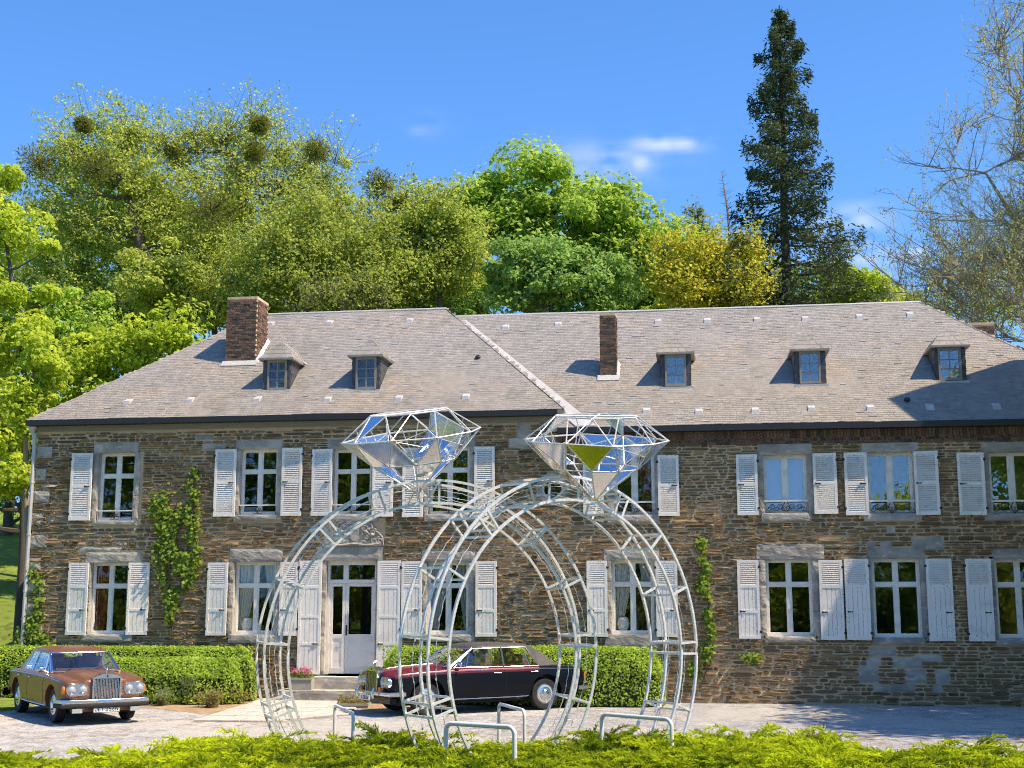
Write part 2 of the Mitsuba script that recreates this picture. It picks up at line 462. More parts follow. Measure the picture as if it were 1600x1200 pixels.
rng = np.random.default_rng(5)
J = .17
holes, blocks = [], []
for fr, li, si, kind, cu in WIN:
    u0, u1, z0, z1 = rect(*fr)
    holes.append((u0 - .09, u1 + .09, z0 - .05, z1 + .06))
    blocks.append((u0 - J - .02, u1 + J + .02, z0 - .02, z1))
    blocks.append(rect(*li))
    blocks.append(rect(*si))
du0, du1, dz0, dz1 = rect(*DOOR)
holes.append((du0 - .09, du1 + .09, .1, dz1 + .06))
blocks += [(du0 - J, du1 + J, 0, dz1), rect(*DOORL), rect(*RELIEF)]
OC = F(863, 764)
blocks += [rect(*q) for q in QUOIN]

wall = sg.Polygon([(UL, -.3), (UR, -.3), (UR, ZER - .1), (UJ, ZER - .1), (UJ, ZEL - .1), (UL, ZEL - .1)])
wall = wall.difference(shapely.union_all([sg.box(h[0], h[2], h[1], h[3]) for h in holes] + [sg.Point(*OC).buffer(.30, 16)]))


def extr(poly, d0, d1):
    """a polygon in (u, z) given depth, in world space"""
    m = trimesh.creation.extrude_polygon(poly, d1 - d0, engine='earcut')
    v = m.vertices
    return H2W(v[:, 0], d0 + v[:, 2], v[:, 1]), m.faces[:, ::-1]


put(hk('wall'), extr(wall, 0.0, .46), 'mortar')


# rubble: every stone a bevelled block of its own
def stones(M):
    """M: rows (u0, u1, z0, z1, proud) -> vertices (n, 17, 3), faces (m, 3)"""
    n = len(M)
    cu, cz, hu, hz = (M[:, 0] + M[:, 1]) / 2, (M[:, 2] + M[:, 3]) / 2, (M[:, 1] - M[:, 0]) / 2, (M[:, 3] - M[:, 2]) / 2
    ring = np.array([(-1, -.55), (-.6, -1), (.55, -1), (1, -.6), (1, .55), (.6, 1), (-.55, 1), (-1, .6)])
    r = ring[None] + rng.uniform(-.16, .16, (n, 8, 2)) * np.array([.55, 1.0])
    r = np.clip(r, -1.08, 1.08)
    a = np.stack([cu[:, None] + r[..., 0] * hu[:, None], np.full((n, 8), .012), cz[:, None] + r[..., 1] * hz[:, None]], -1)
    ins_u, ins_z = np.minimum(.018, hu * .3), np.minimum(.014, hz * .3)
    b = np.stack([cu[:, None] + r[..., 0] * (hu - ins_u)[:, None], -M[:, 4:5] * rng.uniform(.55, 1.1, (n, 8)), cz[:, None] + r[..., 1] * (hz - ins_z)[:, None]], -1)
    c = np.stack([cu + rng.uniform(-.4, .4, n) * hu, -M[:, 4] * rng.uniform(.8, 1.3, n), cz + rng.uniform(-.4, .4, n) * hz], -1)[:, None]
    v = np.concatenate([a, b, c], 1)
    k = np.arange(8)
    k2 = (k + 1) % 8
    f = np.vstack([np.stack([k, k2, k2 + 8], 1), np.stack([k, k2 + 8, k + 8], 1), np.stack([k + 8, k2 + 8, k * 0 + 16], 1)])
    return H2W(v[..., 0], v[..., 1], v[..., 2]), f


rows, z = [], .02
while z < ZEL - .30:
    h = rng.choice([.062, .075, .09, .108, .135], p=[.22, .28, .25, .16, .09])
    left_top, right_top = ZEL - .33, ZER - .50
    u = UL
    cuts = sorted([(b[0], b[1]) for b in blocks if b[2] < z + h * .75 and b[3] > z + h * .25] + [(OC[0] - w, OC[0] + w) for w in [math.sqrt(max(0, .44 ** 2 - (z + h / 2 - OC[1]) ** 2))] if w > 0])
    free, a = [], UL
    for c0, c1 in cuts:
        if c0 > a:
            free.append((a, c0))
        a = max(a, c1)
    free.append((a, UR))
    for a, b in free:
        u = a
        while u < b - .05:
            w = rng.choice([rng.uniform(.12, .26), rng.uniform(.26, .48), rng.uniform(.45, .75)], p=[.36, .44, .20])
            if b - (u + w) < .11:
                w = b - u
            top = left_top if u + w / 2 < UJ else right_top
            if z + h < top + .02:
                wob = .022 * math.sin(u * 1.7 + z * 3.1) + .016 * math.sin(u * 4.3 - z * 2)
                near = any(abs(z + h / 2 - (bb[2] + bb[3]) / 2) < (bb[3] - bb[2]) / 2 + .15 and bb[0] - .8 < u < bb[1] + .8 for bb in blocks)
                wob *= 0 if near else 1
                g = .013
                rough = .6 + 1.5 * meshkit.noise(np.array([u * .35, 0, z * .5]), 3)
                if rng.random() < .16 and h > .085 and w > .2:
                    zs = h * rng.uniform(.42, .58)
                    rows.append((u + g, u + w - g, z + wob + g * .7, z + wob + zs - g * .5, rng.uniform(.012, .045) * rough))
                    rows.append((u + g, u + w - g, z + wob + zs + g * .5, z + wob + h - g * .7, rng.uniform(.012, .045) * rough))
                else:
                    rows.append((u + g, u + w - g, z + wob + g * .7, z + wob + h - g * .7, rng.uniform(.012, .045) * rough))
            u += w
    z += h
rows = np.array(rows)
SV, SF = stones(rows)
tone = np.stack([rng.random(len(rows)), rng.random(len(rows))], -1)
patch = meshkit.fbm(np.stack([rows[:, 0] * .45, rows[:, 2] * .8, rows[:, 0] * 0], -1), 3, 4)
tone[:, 0] = np.clip(tone[:, 0] * .8 + (patch - .5) * .9 + .08, 0, 1)
vis = rows[:, 1] < 12.4
order = np.argsort(-((rows[:, 1] - rows[:, 0]) * (rows[:, 3] - rows[:, 2]) * vis))
big, rest = order[:290], order[290:]
for i in big:
    put(hk('wall__stone'), (SV[i], SF), 'stone', uv=np.tile(tone[i], (17, 1)))
put(hk('wall__small_stones'), (SV[rest].reshape(-1, 3), (SF[None] + np.arange(len(rest))[:, None, None] * 17).reshape(-1, 3)), 'stone', uv=np.repeat(tone[rest], 17, 0), kind='stuff')


def block(key, r, d0=-.045, d1=.1, rough=1.0, bs='bluestone', n=3, **k):
    """a dressed stone: box with worn edges"""
    u0, u1, z0, z1 = r
    m = m3.Manifold.cube([u1 - u0, d1 - d0, z1 - z0]).refine_to_length(max(.09, min(u1 - u0, z1 - z0) / 3)).to_mesh()
    v = np.array(m.vert_properties[:, :3])
    e = np.minimum(np.minimum(v[:, 0], u1 - u0 - v[:, 0]), np.minimum(v[:, 2], z1 - z0 - v[:, 2]))
    front = v[:, 1] < 1e-6
    w = H2W(v[:, 0] + u0, v[:, 1] + d0, v[:, 2] + z0)
    nz = meshkit.noise(w * 9, 2) - .5
    v[:, 1] += np.where(front, nz * .016 * rough + np.where(e < .01, .012, 0), 0)
    edge = e < 1e-6
    nn = meshkit.noise(w * 13, 8) - .5
    v[:, 0] += np.where(edge & (np.abs(v[:, 0] - (u1 - u0) / 2) > (u1 - u0) / 2 - .001), nn * .012 * rough, 0)
    v[:, 2] += np.where(edge & (np.abs(v[:, 2] - (z1 - z0) / 2) > (z1 - z0) / 2 - .001), nn * .010 * rough, 0)
    return put(key, (H2W(v[:, 0] + u0, v[:, 1] + d0, v[:, 2] + z0), np.array(m.tri_verts)), bs, uv=np.tile([rng.random(), rng.random()], (len(v), 1)), **k)


for q in QUOIN:
    block(hk('wall__dressed_block'), rect(*q), -.03, .05, 1.4)
zq = .3
while zq < ZEL - .7:
    w = .34 if int(zq / .64) % 2 else .50
    block(hk('wall__quoin'), (UL - .02, UL + w, zq, zq + .33), -.075, .25, 2.0)
    zq += .64
    
# the sides and back of the house, and the dark rooms
ub, dd = MB(), 8.6
ub.hbox(UL, UL + .45, .46, dd, -.3, ZEL - .1)
ub.hbox(UL, UR, dd, dd + .45, -.3, ZER - .1)
ub.hbox(UR - .45, UR, .46, dd, -.3, ZER - .1)
ub.put(hk('rear_wall'), 'mortar')
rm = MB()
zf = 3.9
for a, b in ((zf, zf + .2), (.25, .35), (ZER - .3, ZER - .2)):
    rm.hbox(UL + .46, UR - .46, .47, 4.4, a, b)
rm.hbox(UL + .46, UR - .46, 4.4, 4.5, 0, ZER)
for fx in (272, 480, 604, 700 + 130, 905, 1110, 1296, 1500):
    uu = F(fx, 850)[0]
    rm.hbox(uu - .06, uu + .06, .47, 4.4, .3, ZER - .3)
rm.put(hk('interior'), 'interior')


# ------------------------------------------------------------------ windows
def sheet(pts_u, z0, z1, d, nz=2):
    """a hanging cloth: pts_u (k, 2) of (u, depth offset) top and bottom"""
    top, bot = pts_u
    v = [H2W(top[:, 0] * (1 - t) + bot[:, 0] * t, d + top[:, 1], z1 + (z0 - z1) * t) for t in np.linspace(0, 1, nz)]
    k = len(top)
    i, j = np.meshgrid(np.arange(nz - 1), np.arange(k - 1), indexing='ij')
    q = np.stack([i * k + j, (i + 1) * k + j, (i + 1) * k + j + 1, i * k + j + 1], -1).reshape(-1, 4)
    return np.vstack(v), np.vstack([q[:, [0, 1, 2]], q[:, [0, 2, 3]]])


def curtain(key, u0, u1, z0, z1, d, bs, pinch=1.0, side=0):
    s = np.linspace(0, 1, 40)
    off = .035 * np.sin(s * 60 + u0) + .02 * np.sin(s * 37)
    top = np.stack([u0 + (u1 - u0) * s, off], 1)
    bot = np.stack([(u0 + (u1 - u0) * s * pinch) if side == 0 else (u1 - (u1 - u0) * (1 - s) * pinch), off], 1)
    m = sheet((top, bot), z0, z1, d, 6)
    return put(key, m, bs, smooth=True)


def scrolls(m, u0, u1, z0, z1, d):
    """a low wrought-iron guard"""
    c, n = (u0 + u1) / 2, 5
    w = (u1 - u0) / 10
    for k in range(n):
        for s in (-1, 1):
            a = np.linspace(0, 2.3 * np.pi, 22)
            r = w * .75 * (1 - a / (2.9 * np.pi))
            cu = c + s * w * (.5 + k * 1.0) * .92
            zz = (z0 + z1) / 2 + (.02 if k % 2 else -.02)
            m.tube(H2W(cu + s * r * np.cos(a), d, zz + r * np.sin(a) * (1 if k % 2 else -1)), .011, 4)
    m.tube(H2W(np.array([u0, u1]), d, np.array([z0, z0]) + .02), .010, 4)
    for s in (-1, 1):
        m.tube(H2W(np.array([c, c + s * w * .9, c + s * .3 * w]), d - .01, np.array([z0 + .02, (z0 + z1) / 2, z1])), .013, 4)


WL = ['upper window, first from the downpipe corner', None]
for wi, (fr, li, si, kind, cu) in enumerate(WIN):
    u0, u1, z0, z1 = rect(*fr, .12)
    key = num(hk('window'))
    W, H = u1 - u0, z1 - z0
    fw, df, mw = .062, .15, .10
    m = MB()
    m.hbox(u0, u0 + fw, df, df + .09, z0, z1).hbox(u1 - fw, u1, df, df + .09, z0, z1)
    m.hbox(u0 + fw, u1 - fw, df, df + .09, z1 - fw, z1).hbox(u0 + fw, u1 - fw, df - .004, df + .09, z0, z0 + .075)
    um = (u0 + u1) / 2
    tr = {'upper4': .335, 'lower': .325, 'upper2': 0}[kind]
    panes = []
    if tr:
        zt = z1 - tr * H
        m.hbox(u0 + fw, u1 - fw, df - .012, df + .09, zt - .05, zt + .035)
        m.hbox(um - mw / 2, um + mw / 2, df - .006, df + .085, zt + .035, z1 - fw).hbox(um - mw / 2, um + mw / 2, df - .006, df + .085, z0 + .075, zt - .05)
        for a, b in ((u0 + fw, um - mw / 2), (um + mw / 2, u1 - fw)):
            panes += [(a, b, zt + .035, z1 - fw), (a, b, z0 + .075, zt - .05)]
    else:
        m.hbox(um - mw * .65, um + mw * .65, df - .012, df + .085, z0 + .075, z1 - fw)
        panes = [(u0 + fw, um - mw * .65, z0 + .075, z1 - fw), (um + mw * .65, u1 - fw, z0 + .075, z1 - fw)]
    sm = MB()
    for k, (a, b, c, e) in enumerate(panes):                        # sashes
        s = .026
        dj = df + .012
        sm.hbox(a, a + s, dj, dj + .05, c, e).hbox(b - s, b, dj, dj + .05, c, e).hbox(a + s, b - s, dj, dj + .05, e - s, e).hbox(a + s, b - s, dj, dj + .05, c, c + s)
        q = np.array([(a + s, c + s), (b - s, c + s), (b - s, e - s), (a + s, e - s)])
        t = rng.normal(0, .0022, 2)
        off = (q[:, 0] - q[:, 0].mean()) * t[0] + (q[:, 1] - q[:, 1].mean()) * t[1]
        put(key + '__pane', (H2W(q[:, 0], df + .035 + off, q[:, 1]), np.array([[0, 1, 2], [0, 2, 3]])), 'coated_pane' if wi in (5, 6, 7) else 'pane')
    scene[key] = mikit.ply(m.done(), 'white_frame')
    sm.put(key + '__sash', 'white_frame')
    lr, sr = rect(*li), rect(*si)
    block(key + '__lintel', (lr[0], lr[1], z1, lr[3]), -.05, .14, 1.3)
    block(key + '__sill', (sr[0], sr[1], sr[2], z0), -.09, .24, .8)
    hh = z1 - z0
    for a, b in ((u0 - J, u0), (u1, u1 + J)):
        zz = z0
        for fz in (rng.uniform(.28, .4), rng.uniform(.62, .72), 1.0):
            block(key + '__jamb', (a, b, zz + .004, z0 + hh * fz - .004), -.03 - rng.uniform(0, .012), .14, 1.0)
            zz = z0 + hh * fz
    if kind == 'upper4':
        g = MB()
        zb = z0 + .22 * H * .62
        g.hbox(u0 - .02, u1 + .02, -.02, .015, zb, zb + .035)
        g.put(key + '__rail', 'white_frame')
        g = MB()
        scrolls(g, um - .14, um + .14, z0 + .02, zb, .0)
        for uu in (u0 + .02, u1 - .02):
            g.tube(H2W(uu, 0, np.array([z0, zb])), .012, 4)
        g.put(key + '__guard', 'iron', smooth=True)
    if kind == 'upper2':
        g = MB()
        zb = z0 + .19 * H
        g.hbox(u0 - .0, u1 + .0, -.03, .015, zb, zb + .05)
        g.put(key + '__rail', 'white_frame')
        g = MB()
        scrolls(g, u0 + .03, u1 - .03, z0 + .0, zb, .0)
        g.put(key + '__guard', 'iron', smooth=True)
    if cu == 'red_side':
        curtain(key + '__curtain', u0 + .03, um + .0, z0, z1, .36, 'red_cloth', .55, label='red curtain') if False else None
        ck = curtain(key + '__curtain', u0 + .03, um + .02, z0, z1, .34, 'red_cloth', .5)
        labels[ck] = {'label': 'red curtain'}
    elif cu == 'net_side':
        curtain(key + '__curtain', u0 + .03, um + .10, z0, z1, .34, 'net_cloth', .30)
        curtain(key + '__curtain', um + .16, u1 - .03, z0, z1, .34, 'net_cloth', .30, 1)
    elif cu == 'red_cloth':
        curtain(key + '__curtain', um + .1, u1 - .05, z0, z1, .5, 'red_cloth', .6, 1)
    elif cu == 'net':
        curtain(key + '__curtain', u0 + .03, u1 - .03, z0, z1, .42, 'net_cloth', 1.0)
    if wi == 5:
        q = np.array([(u0 + .04, z0), (u1 - .04, z0), (u1 - .04, z1), (u0 + .04, z1)])
        put(key + '__blind', (H2W(q[:, 0], .36, q[:, 1]), np.array([[0, 1, 2], [0, 2, 3]])), 'blind')
    if wi in (9, 11):
        v, f = lathe([(.0, 0), (.10, 0), (.15, .12), (.17, .24), (.13, .36), (.11, .4), (0, .4)], 16, origin=H2W(um - .28, .33, z0 + .04))
        put(key + '__vase', (v, f), 'net_cloth', smooth=40)

# round window between the two wings
oc = num(hk('round_window'))
v, f = lathe([(.30, -.02), (.30, -.05), (.31, -.055), (.41, -.055), (.44, -.03), (.44, .02)], 28, axis=IN, origin=H2W(OC[0], 0, OC[1]))
scene[oc] = mikit.ply((v, f[:, ::-1]), {'type': 'twosided', 'bsdf': {'type': 'ref', 'id': 'bluestone'}} if False else 'bluestone', smooth=30)
v, f = lathe([(.30, .16), (.30, .10), (.24, .10), (.24, .16)], 28, axis=IN, origin=H2W(OC[0], 0, OC[1]))
put(oc + '__frame', (v, f), 'white_frame', smooth=30)
a = np.arange(24) * 2 * np.pi / 24
put(oc + '__pane', (np.vstack([H2W(OC[0], .13, OC[1])[None], H2W(OC[0] + .25 * np.cos(a), .13, OC[1] + .25 * np.sin(a))]), np.array([[0, 1 + k, 1 + (k + 1) % 24] for k in range(24)])), 'pane')


# ------------------------------------------------------------------ shutters
def shutter(x0, x1, y0, y1, kind):
    u0, u1, z0, z1 = rect(x0, x1, y0, y1, -.1)
    key = num(hk('shutter'))
    W, H = u1 - u0, z1 - z0
    tilt, lean = rng.normal(0, .035), rng.normal(0, .008)
    d0, d1 = -.125, -.085

    def P(u, d, z):
        return H2W(u, d + (u - u0) * tilt + rng.normal(0, 0), z + (u - u0) * lean)

    def bx(m, a, b, c, e, f, g):
        q = np.array([(a, c, f), (b, c, f), (b, e, f), (a, e, f), (a, c, g), (b, c, g), (b, e, g), (a, e, g)])
        m.corners(P(q[:, 0], q[:, 1], q[:, 2]))
        return m
    s = .072
    cuts = {'u': [0, .50, 1], 'l': [0, .345, .665, 1], 'd': [0, .265, .505, .765, 1]}[kind]
    cz = [z0 + c * H for c in cuts]
    m = MB()
    bx(m, u0, u0 + s, d0, d1, z0, z1), bx(m, u1 - s, u1, d0, d1, z0, z1)
    for k, c in enumerate(cz):
        lo, hi = (c, c + s * 1.2) if k == 0 else (c - s, c) if k == len(cz) - 1 else (c - s * .5, c + s * .5)
        bx(m, u0 + s, u1 - s, d0 + .003, d1, lo, hi)
    scene[key] = mikit.ply(m.done(), 'white_paint')
    sl = MB()
    for k in range(len(cz) - 1):
        lo, hi = cz[k] + (s * 1.2 if k == 0 else s * .5), cz[k + 1] - (s if k == len(cz) - 2 else s * .5)
        if kind == 'u' or k == len(cz) - 2:
            n = max(4, int((hi - lo) / .052))
            p = (hi - lo) / n
            for j in range(n):
                zc = lo + (j + .5) * p
                q = np.array([(u0 + s, d0 + .004, zc - p * .5), (u1 - s, d0 + .004, zc - p * .5), (u1 - s, d1 - .004, zc + p * .22), (u0 + s, d1 - .004, zc + p * .22)])
                q2 = q + np.array([0, .0, .012])
                sl.corners(P(*np.vstack([q, q2]).T))
        else:
            nb = 4 if W < .66 else 5
            bw = (u1 - u0 - 2 * s) / nb
            for j in range(nb):
                b = MB()
                bx(b, u0 + s + j * bw + .005, u0 + s + (j + 1) * bw - .005, d0 + .014 + rng.uniform(0, .004), d1 - .008, lo, hi)
                b.put(key + '__board', 'white_paint')
    bk = MB()
    if kind != 'u':
        top = cz[-2]
        bx(bk, u0 + s, u1 - s, d1 - .012, d1 - .006, z0 + s, top)
        bk.put(key + '__backing', 'iron' if False else 'taupe_frame')
    sl.put(key + '__slats', 'white_paint', kind='stuff')
    la = MB()
    ws = rng.choice([-1, 1])
    zl = cz[1]
    ua = u0 + .05 if ws < 0 else u1 - .19
    bx(la, ua, ua + .14, d0 - .02, d0 - .002, zl - .012, zl + .012)
    bx(la, ua - .01, ua + .02, d0 - .03, d0 - .002, zl - .022, zl + .022)
    bx(la, u0 + W * .4, u0 + W * .46, d0 - .02, d1, z0 - .04, z0 + .0)
    la.put(key + '__latch', 'iron')
    for zz in (z0 + .18, z1 - .18):
        hg = MB()
        bx(hg, u0 - .045, u0 + .02, d0 - .008, d1, zz - .03, zz + .03) if ws > 0 else bx(hg, u1 - .02, u1 + .045, d0 - .008, d1, zz - .03, zz + .03)
        hg.put(key + '__hinge', 'iron')
    return key


for s in WSH:
    shutter(*s)

# ------------------------------------------------------------------ door with steps, relief, lamp
key = num(hk('door'))
u0, u1, z0, z1 = rect(*DOOR, .1)
df, fw = .13, .07
m = MB()
H = z1 - z0
zt = z1 - .185 * H
um = u0 + .37 * (u1 - u0)
m.hbox(u0, u0 + fw, df, df + .1, z0, z1).hbox(u1 - fw, u1, df, df + .1, z0, z1).hbox(u0 + fw, u1 - fw, df, df + .1, z1 - .12, z1).hbox(u0 + fw, u1 - fw, df - .02, df + .1, zt - .06, zt + .05)
m.hbox(um - .07, um + .07, df - .01, df + .09, zt + .05, z1 - .12)
scene[key] = mikit.ply(m.done(), 'white_frame')
for nm, a, b in (('narrow_leaf', u0 + fw + .004, um - .004), ('leaf', um + .004, u1 - fw - .004)):
    m = MB()
    zl, zp, s = z0 + .02, z0 + .335 * H, .10
    zt2 = zt - .065
    s = .085
    m.hbox(a, a + s, df + .02, df + .08, zl, zt2).hbox(b - s, b, df + .02, df + .08, zl, zt2).hbox(a + s, b - s, df + .02, df + .08, zt2 - .07, zt2)
    m.hbox(a + s, b - s, df + .022, df + .08, zp - .06, zp + .05).hbox(a + s, b - s, df + .02, df + .08, zl, zl + .16).hbox(a + s, b - s, df + .045, df + .07, zl + .16, zp - .06)
    lk = put(key + '__' + nm, m.done(), 'white_frame')
    q = np.array([(a + s, zp + .05), (b - s, zp + .05), (b - s, zt2 - .07), (a + s, zt2 - .07)])
    put(key + '__pane', (H2W(q[:, 0], df + .05, q[:, 1]), np.array([[0, 1, 2], [0, 2, 3]])), 'pane')
for a, b in ((u0 + fw, um - .07), (um + .07, u1 - fw)):
    q = np.array([(a, zt + .05), (b, zt + .05), (b, z1 - .12), (a, z1 - .12)])
    put(key + '__pane', (H2W(q[:, 0], df + .05, q[:, 1]), np.array([[0, 1, 2], [0, 2, 3]])), 'pane')
m = MB().hbox(um + .02, um + .06, df - .0, df + .02, z0 + .34 * H, z0 + .43 * H)
m.tube(H2W(np.array([um + .04, um + .04, um + .15]), np.array([df + .01, df - .05, df - .05]), z0 + .385 * H), .012, 6)
m.put(key + '__handle', 'iron')
lr = rect(*DOORL)
block(key + '__lintel', (lr[0], lr[1], z1, lr[3]), -.06, .12, .8)
for a, b in ((u0 - J, u0), (u1, u1 + J)):
    for k in range(3):
        block(key + '__jamb', (a, b, z0 + H * k / 3 + .004, z0 + H * (k + 1) / 3 - .004), -.035, .12)
ZD = z0
for k, (ov, dep, zt0, zt1) in enumerate(((.72, 1.05, -.05, ZD * .45), (.34, .55, -.05, ZD * .95))):
    sr = rect(452 if k == 0 else 475, 600, 1060, 1070)
    block(key + '__step', (sr[0] if k == 0 else sr[0] + .05, u1 + .35, zt0, zt1), -dep, -.05, .7)

# carved coat of arms above the door: a shield under a crown between scrolls, on a wavy ledge
a0, a1, b0, b1 = rect(*RELIEF)
cu_, hw, hh = (a0 + a1) / 2, (a1 - a0) / 2, b1 - b0
prof = [(-1, 0), (1, 0), (.98, .22), (.86, .42), (.62, .62), (.5, .82), (.3, .98), (-.3, .98), (-.5, .82), (-.62, .62), (-.86, .42), (-.98, .22)]
rk = put(key + '__carving', extr(sg.Polygon([(cu_ + x * hw, b0 + y * hh) for x, y in prof]), -.05, .02), 'bluestone')
m = MB()


def spiral(cx, cz, r, turns, s, a0_=0.0, rad=.022, up=1):
    a = np.linspace(0, turns * 2 * np.pi, 34)
    rr = r * (1 - .8 * a / a.max())
    m.tube(H2W(cu_ + (cx + s * rr * np.cos(a + a0_)) * hw, -.06, b0 + (cz + up * rr * np.sin(a + a0_) * hw / hh) * hh), rad, 6)


for s in (-1, 1):
    spiral(s * .86, .20, .13, 1.6, s, 1.6, .026)
    spiral(s * .60, .50, .16, 1.5, s, .5, .026)
    spiral(s * .42, .24, .13, 1.4, -s, 1.0, .022)
    spiral(s * .66, .22, .10, 1.3, s, 2.2, .020)
    spiral(s * .36, .68, .12, 1.4, s, 2.6, .022)
    spiral(s * .24, .16, .07, 1.2, s, 0, .018)
    m.tube(smoothpath(H2W(cu_ + s * hw * np.array([.98, .96, .82, .64, .55, .36]), -.06, b0 + hh * np.array([.05, .28, .48, .60, .82, .9])), 20), .024, 6)
    for k in range(4):
        m.mesh(trimesh.creation.icosphere(1, .05 + .02 * (k % 2)).apply_transform(trimesh.transformations.translation_matrix(H2W(cu_ + s * hw * (.30 + .1 * k), -.05, b0 + hh * (.42 + .1 * ((k * 7) % 3))))))
x = np.linspace(-.9, .9, 30)
m.tube(H2W(cu_ + x * hw, -.07, b0 + hh * (.07 + .025 * np.cos(x * 7))), .042, 6)
for k in range(7):
    m.mesh(trimesh.creation.icosphere(1, .026).apply_transform(trimesh.transformations.translation_matrix(H2W(cu_ + hw * (-.24 + .08 * k), -.07, b0 + hh * (.93 - .012 * abs(k - 3))))))
m.tube(H2W(cu_ + hw * np.array([-.24, .24]), -.06, b0 + hh * .84), .026, 6)
m.put(rk + '__scrollwork' if False else key + '__carving_relief', 'bluestone', smooth=50)
sp = [(-.13, .78), (.13, .78), (.14, .45), (.09, .27), (0, .19), (-.09, .27), (-.14, .45)]
put(key + '__carving_shield', extr(sg.Polygon([(cu_ + x * hw, b0 + y * hh) for x, y in sp]), -.09, -.04), 'bluestone')

# wall lantern
lu, lz = F(836, 877)
lk = num(hk('wall_lamp'))
m = MB().hbox(lu - .05, lu + .05, -.08, 0, lz - .02, lz + .12)
m.tube(H2W(lu, np.array([-.05, -.2, -.2]), lz + np.array([.08, .12, .06])), .012, 5)
v, f = lathe([(.0, .10), (.09, .06), (.10, .04), (.085, .04), (.06, -.16), (0, -.18)], 6, origin=H2W(lu, -.2, lz - .02))
m.add(v, f)
scene[lk] = mikit.ply(m.done(), 'iron')

# ------------------------------------------------------------------ eaves
m = MB()
m.hbox(UL - .22, UJ + .1, -.36, -.05, ZEL - .16, ZEL - .005)
m.hbox(UL - .22, UL - .06, -.05, dd, ZEL - .16, ZEL - .005)
m.put(hk('gutter'), 'zinc_dark')
m = MB().hbox(UJ + .102, UR + .1, -.365, -.05, ZER - .16, ZER - .005)
m.put(hk('gutter'), 'zinc_dark')
m = MB().hbox(UL - .05, UJ, -.075, .2, ZEL - .31, ZEL - .162)
m.hbox(UL - .05, UJ, -.05, .2, ZEL - .162, ZEL - .02)
m.put(hk('cornice'), 'grey_render')
m = MB()
for u in np.arange(UJ + .04, UR, .087):                              # soldier course and dentils
    m.hbox(u, u + .075, -.075 + rng.uniform(-.006, .006), .02, ZER - .36, ZER - .163, uv=rng.random(2) * [1, .9])
    m.hbox(u, u + .075, (-.045 if int(u / .087) % 2 else -.012), .02, ZER - .445, ZER - .372, uv=rng.random(2) * [1, .9])
for u in np.arange(UJ + .04, UR, .205):
    m.hbox(u, u + .19, -.03 + rng.uniform(-.006, .006), .02, ZER - .52, ZER - .455, uv=rng.random(2) * [1, .9])
m.put(hk('brick_cornice'), 'brick', uv=True, kind='stuff')
m = MB()
m.tube(smoothpath(H2W(np.array([UL - .1, UL - .09, UL - .04, UL - .03, UL - .03]), np.array([-.14, -.14, -.12, -.12, -.12]), np.array([ZEL - .14, ZEL - .3, ZEL - .55, ZEL - .9, 1.0])), 16), .055, 8)
for zz in (1.3, 2.9, 4.5, 6.0):
    v, f = lathe([(.055, -.03), (.068, -.03), (.068, .03), (.055, .03)], 10, origin=H2W(UL - .03, -.12, zz))
    m.add(v, f)
v, f = lathe([(.05, -.22), (.06, -.14), (.13, -.02), (.13, .02), (.05, .02)], 10, origin=H2W(UL - .1, -.14, ZEL - .2))
m.add(v, f)
m.put(hk('downpipe'), 'lead', smooth=40)
m = MB()
for px, py in ((106, 661), (296, 657), (548, 653)):
    uu, zz = F(px, py, -.15)
    m.hbox(uu - .045, uu + .045, -.2, -.07, zz - .03, zz + .05)
m.put(hk('floodlights'), 'lead')
# ------------------------------------------------------------------ roof
rng = np.random.default_rng(6)


def roofpt(u, d, left, lift=0.0):
    u, d = np.broadcast_arrays(np.asarray(u, float), np.asarray(d, float))
    wave = .045 * (meshkit.noise(np.stack([u * .55, d * .8, u * 0 + (5 if left else 2)], -1), 4) - .35)
    return H2W(u, d, (ZEL if left else ZER) + TANP * (d + .2) + lift + wave)


def slates(poly, left, key, seed):
    """poly in (u, d): overlapping slates on the front slope, every one a thin tilted leaf"""
    g = np.random.default_rng(seed)
    cosp = math.cos(math.atan(TANP))
    u0, d0, u1, d1 = poly.bounds
    ex = .105 * cosp
    quad, tone = [], []
    big = poly.buffer(.04)
    n = int((d1 - d0) / ex) + 1
    for r in range(n):
        d = d0 + r * ex
        w = g.uniform(.14, .22, int((u1 - u0) / .14) + 2)
        e = u0 + np.cumsum(w) - g.uniform(0, .25) - .2
        a, b = e[:-1] + .002, e[1:] - .002
        ok = shapely.contains_xy(big, (a + b) / 2, np.full(len(a), d + ex * .5))
        a, b = a[ok], b[ok]
        k = len(a)
        if not k:
            continue
        j = g.normal(0, .004, (k, 2))
        lift = .013 + g.uniform(0, .007, k) + np.where(g.random(k) < .02, .02, 0)
        j[:, 0] -= np.where(g.random(k) < .008, .05, 0)
        lo, hi = d + j[:, 0] - .003, d + ex * 1.35
        q = np.stack([roofpt(a, lo, left, 0.004), roofpt(b, lo, left, 0.004), roofpt(b, lo, left, 0) + lift[:, None] * [0, 0, 1], roofpt(a, lo, left, 0) + lift[:, None] * [0, 0, 1],
                      roofpt(b, hi + 0 * b, left, 0.001), roofpt(a, hi + 0 * a, left, 0.001)], 1)
        quad.append(q)
        tone.append(g.random((k, 2)))
    q, t = np.vstack(quad), np.vstack(tone)
    f = np.array([[0, 1, 2], [0, 2, 3], [3, 2, 4], [3, 4, 5]])
    return put(key, (q.reshape(-1, 3), (f[None] + np.arange(len(q))[:, None, None] * 6).reshape(-1, 3)), 'slate', uv=np.repeat(t, 6, 0), kind='stuff')


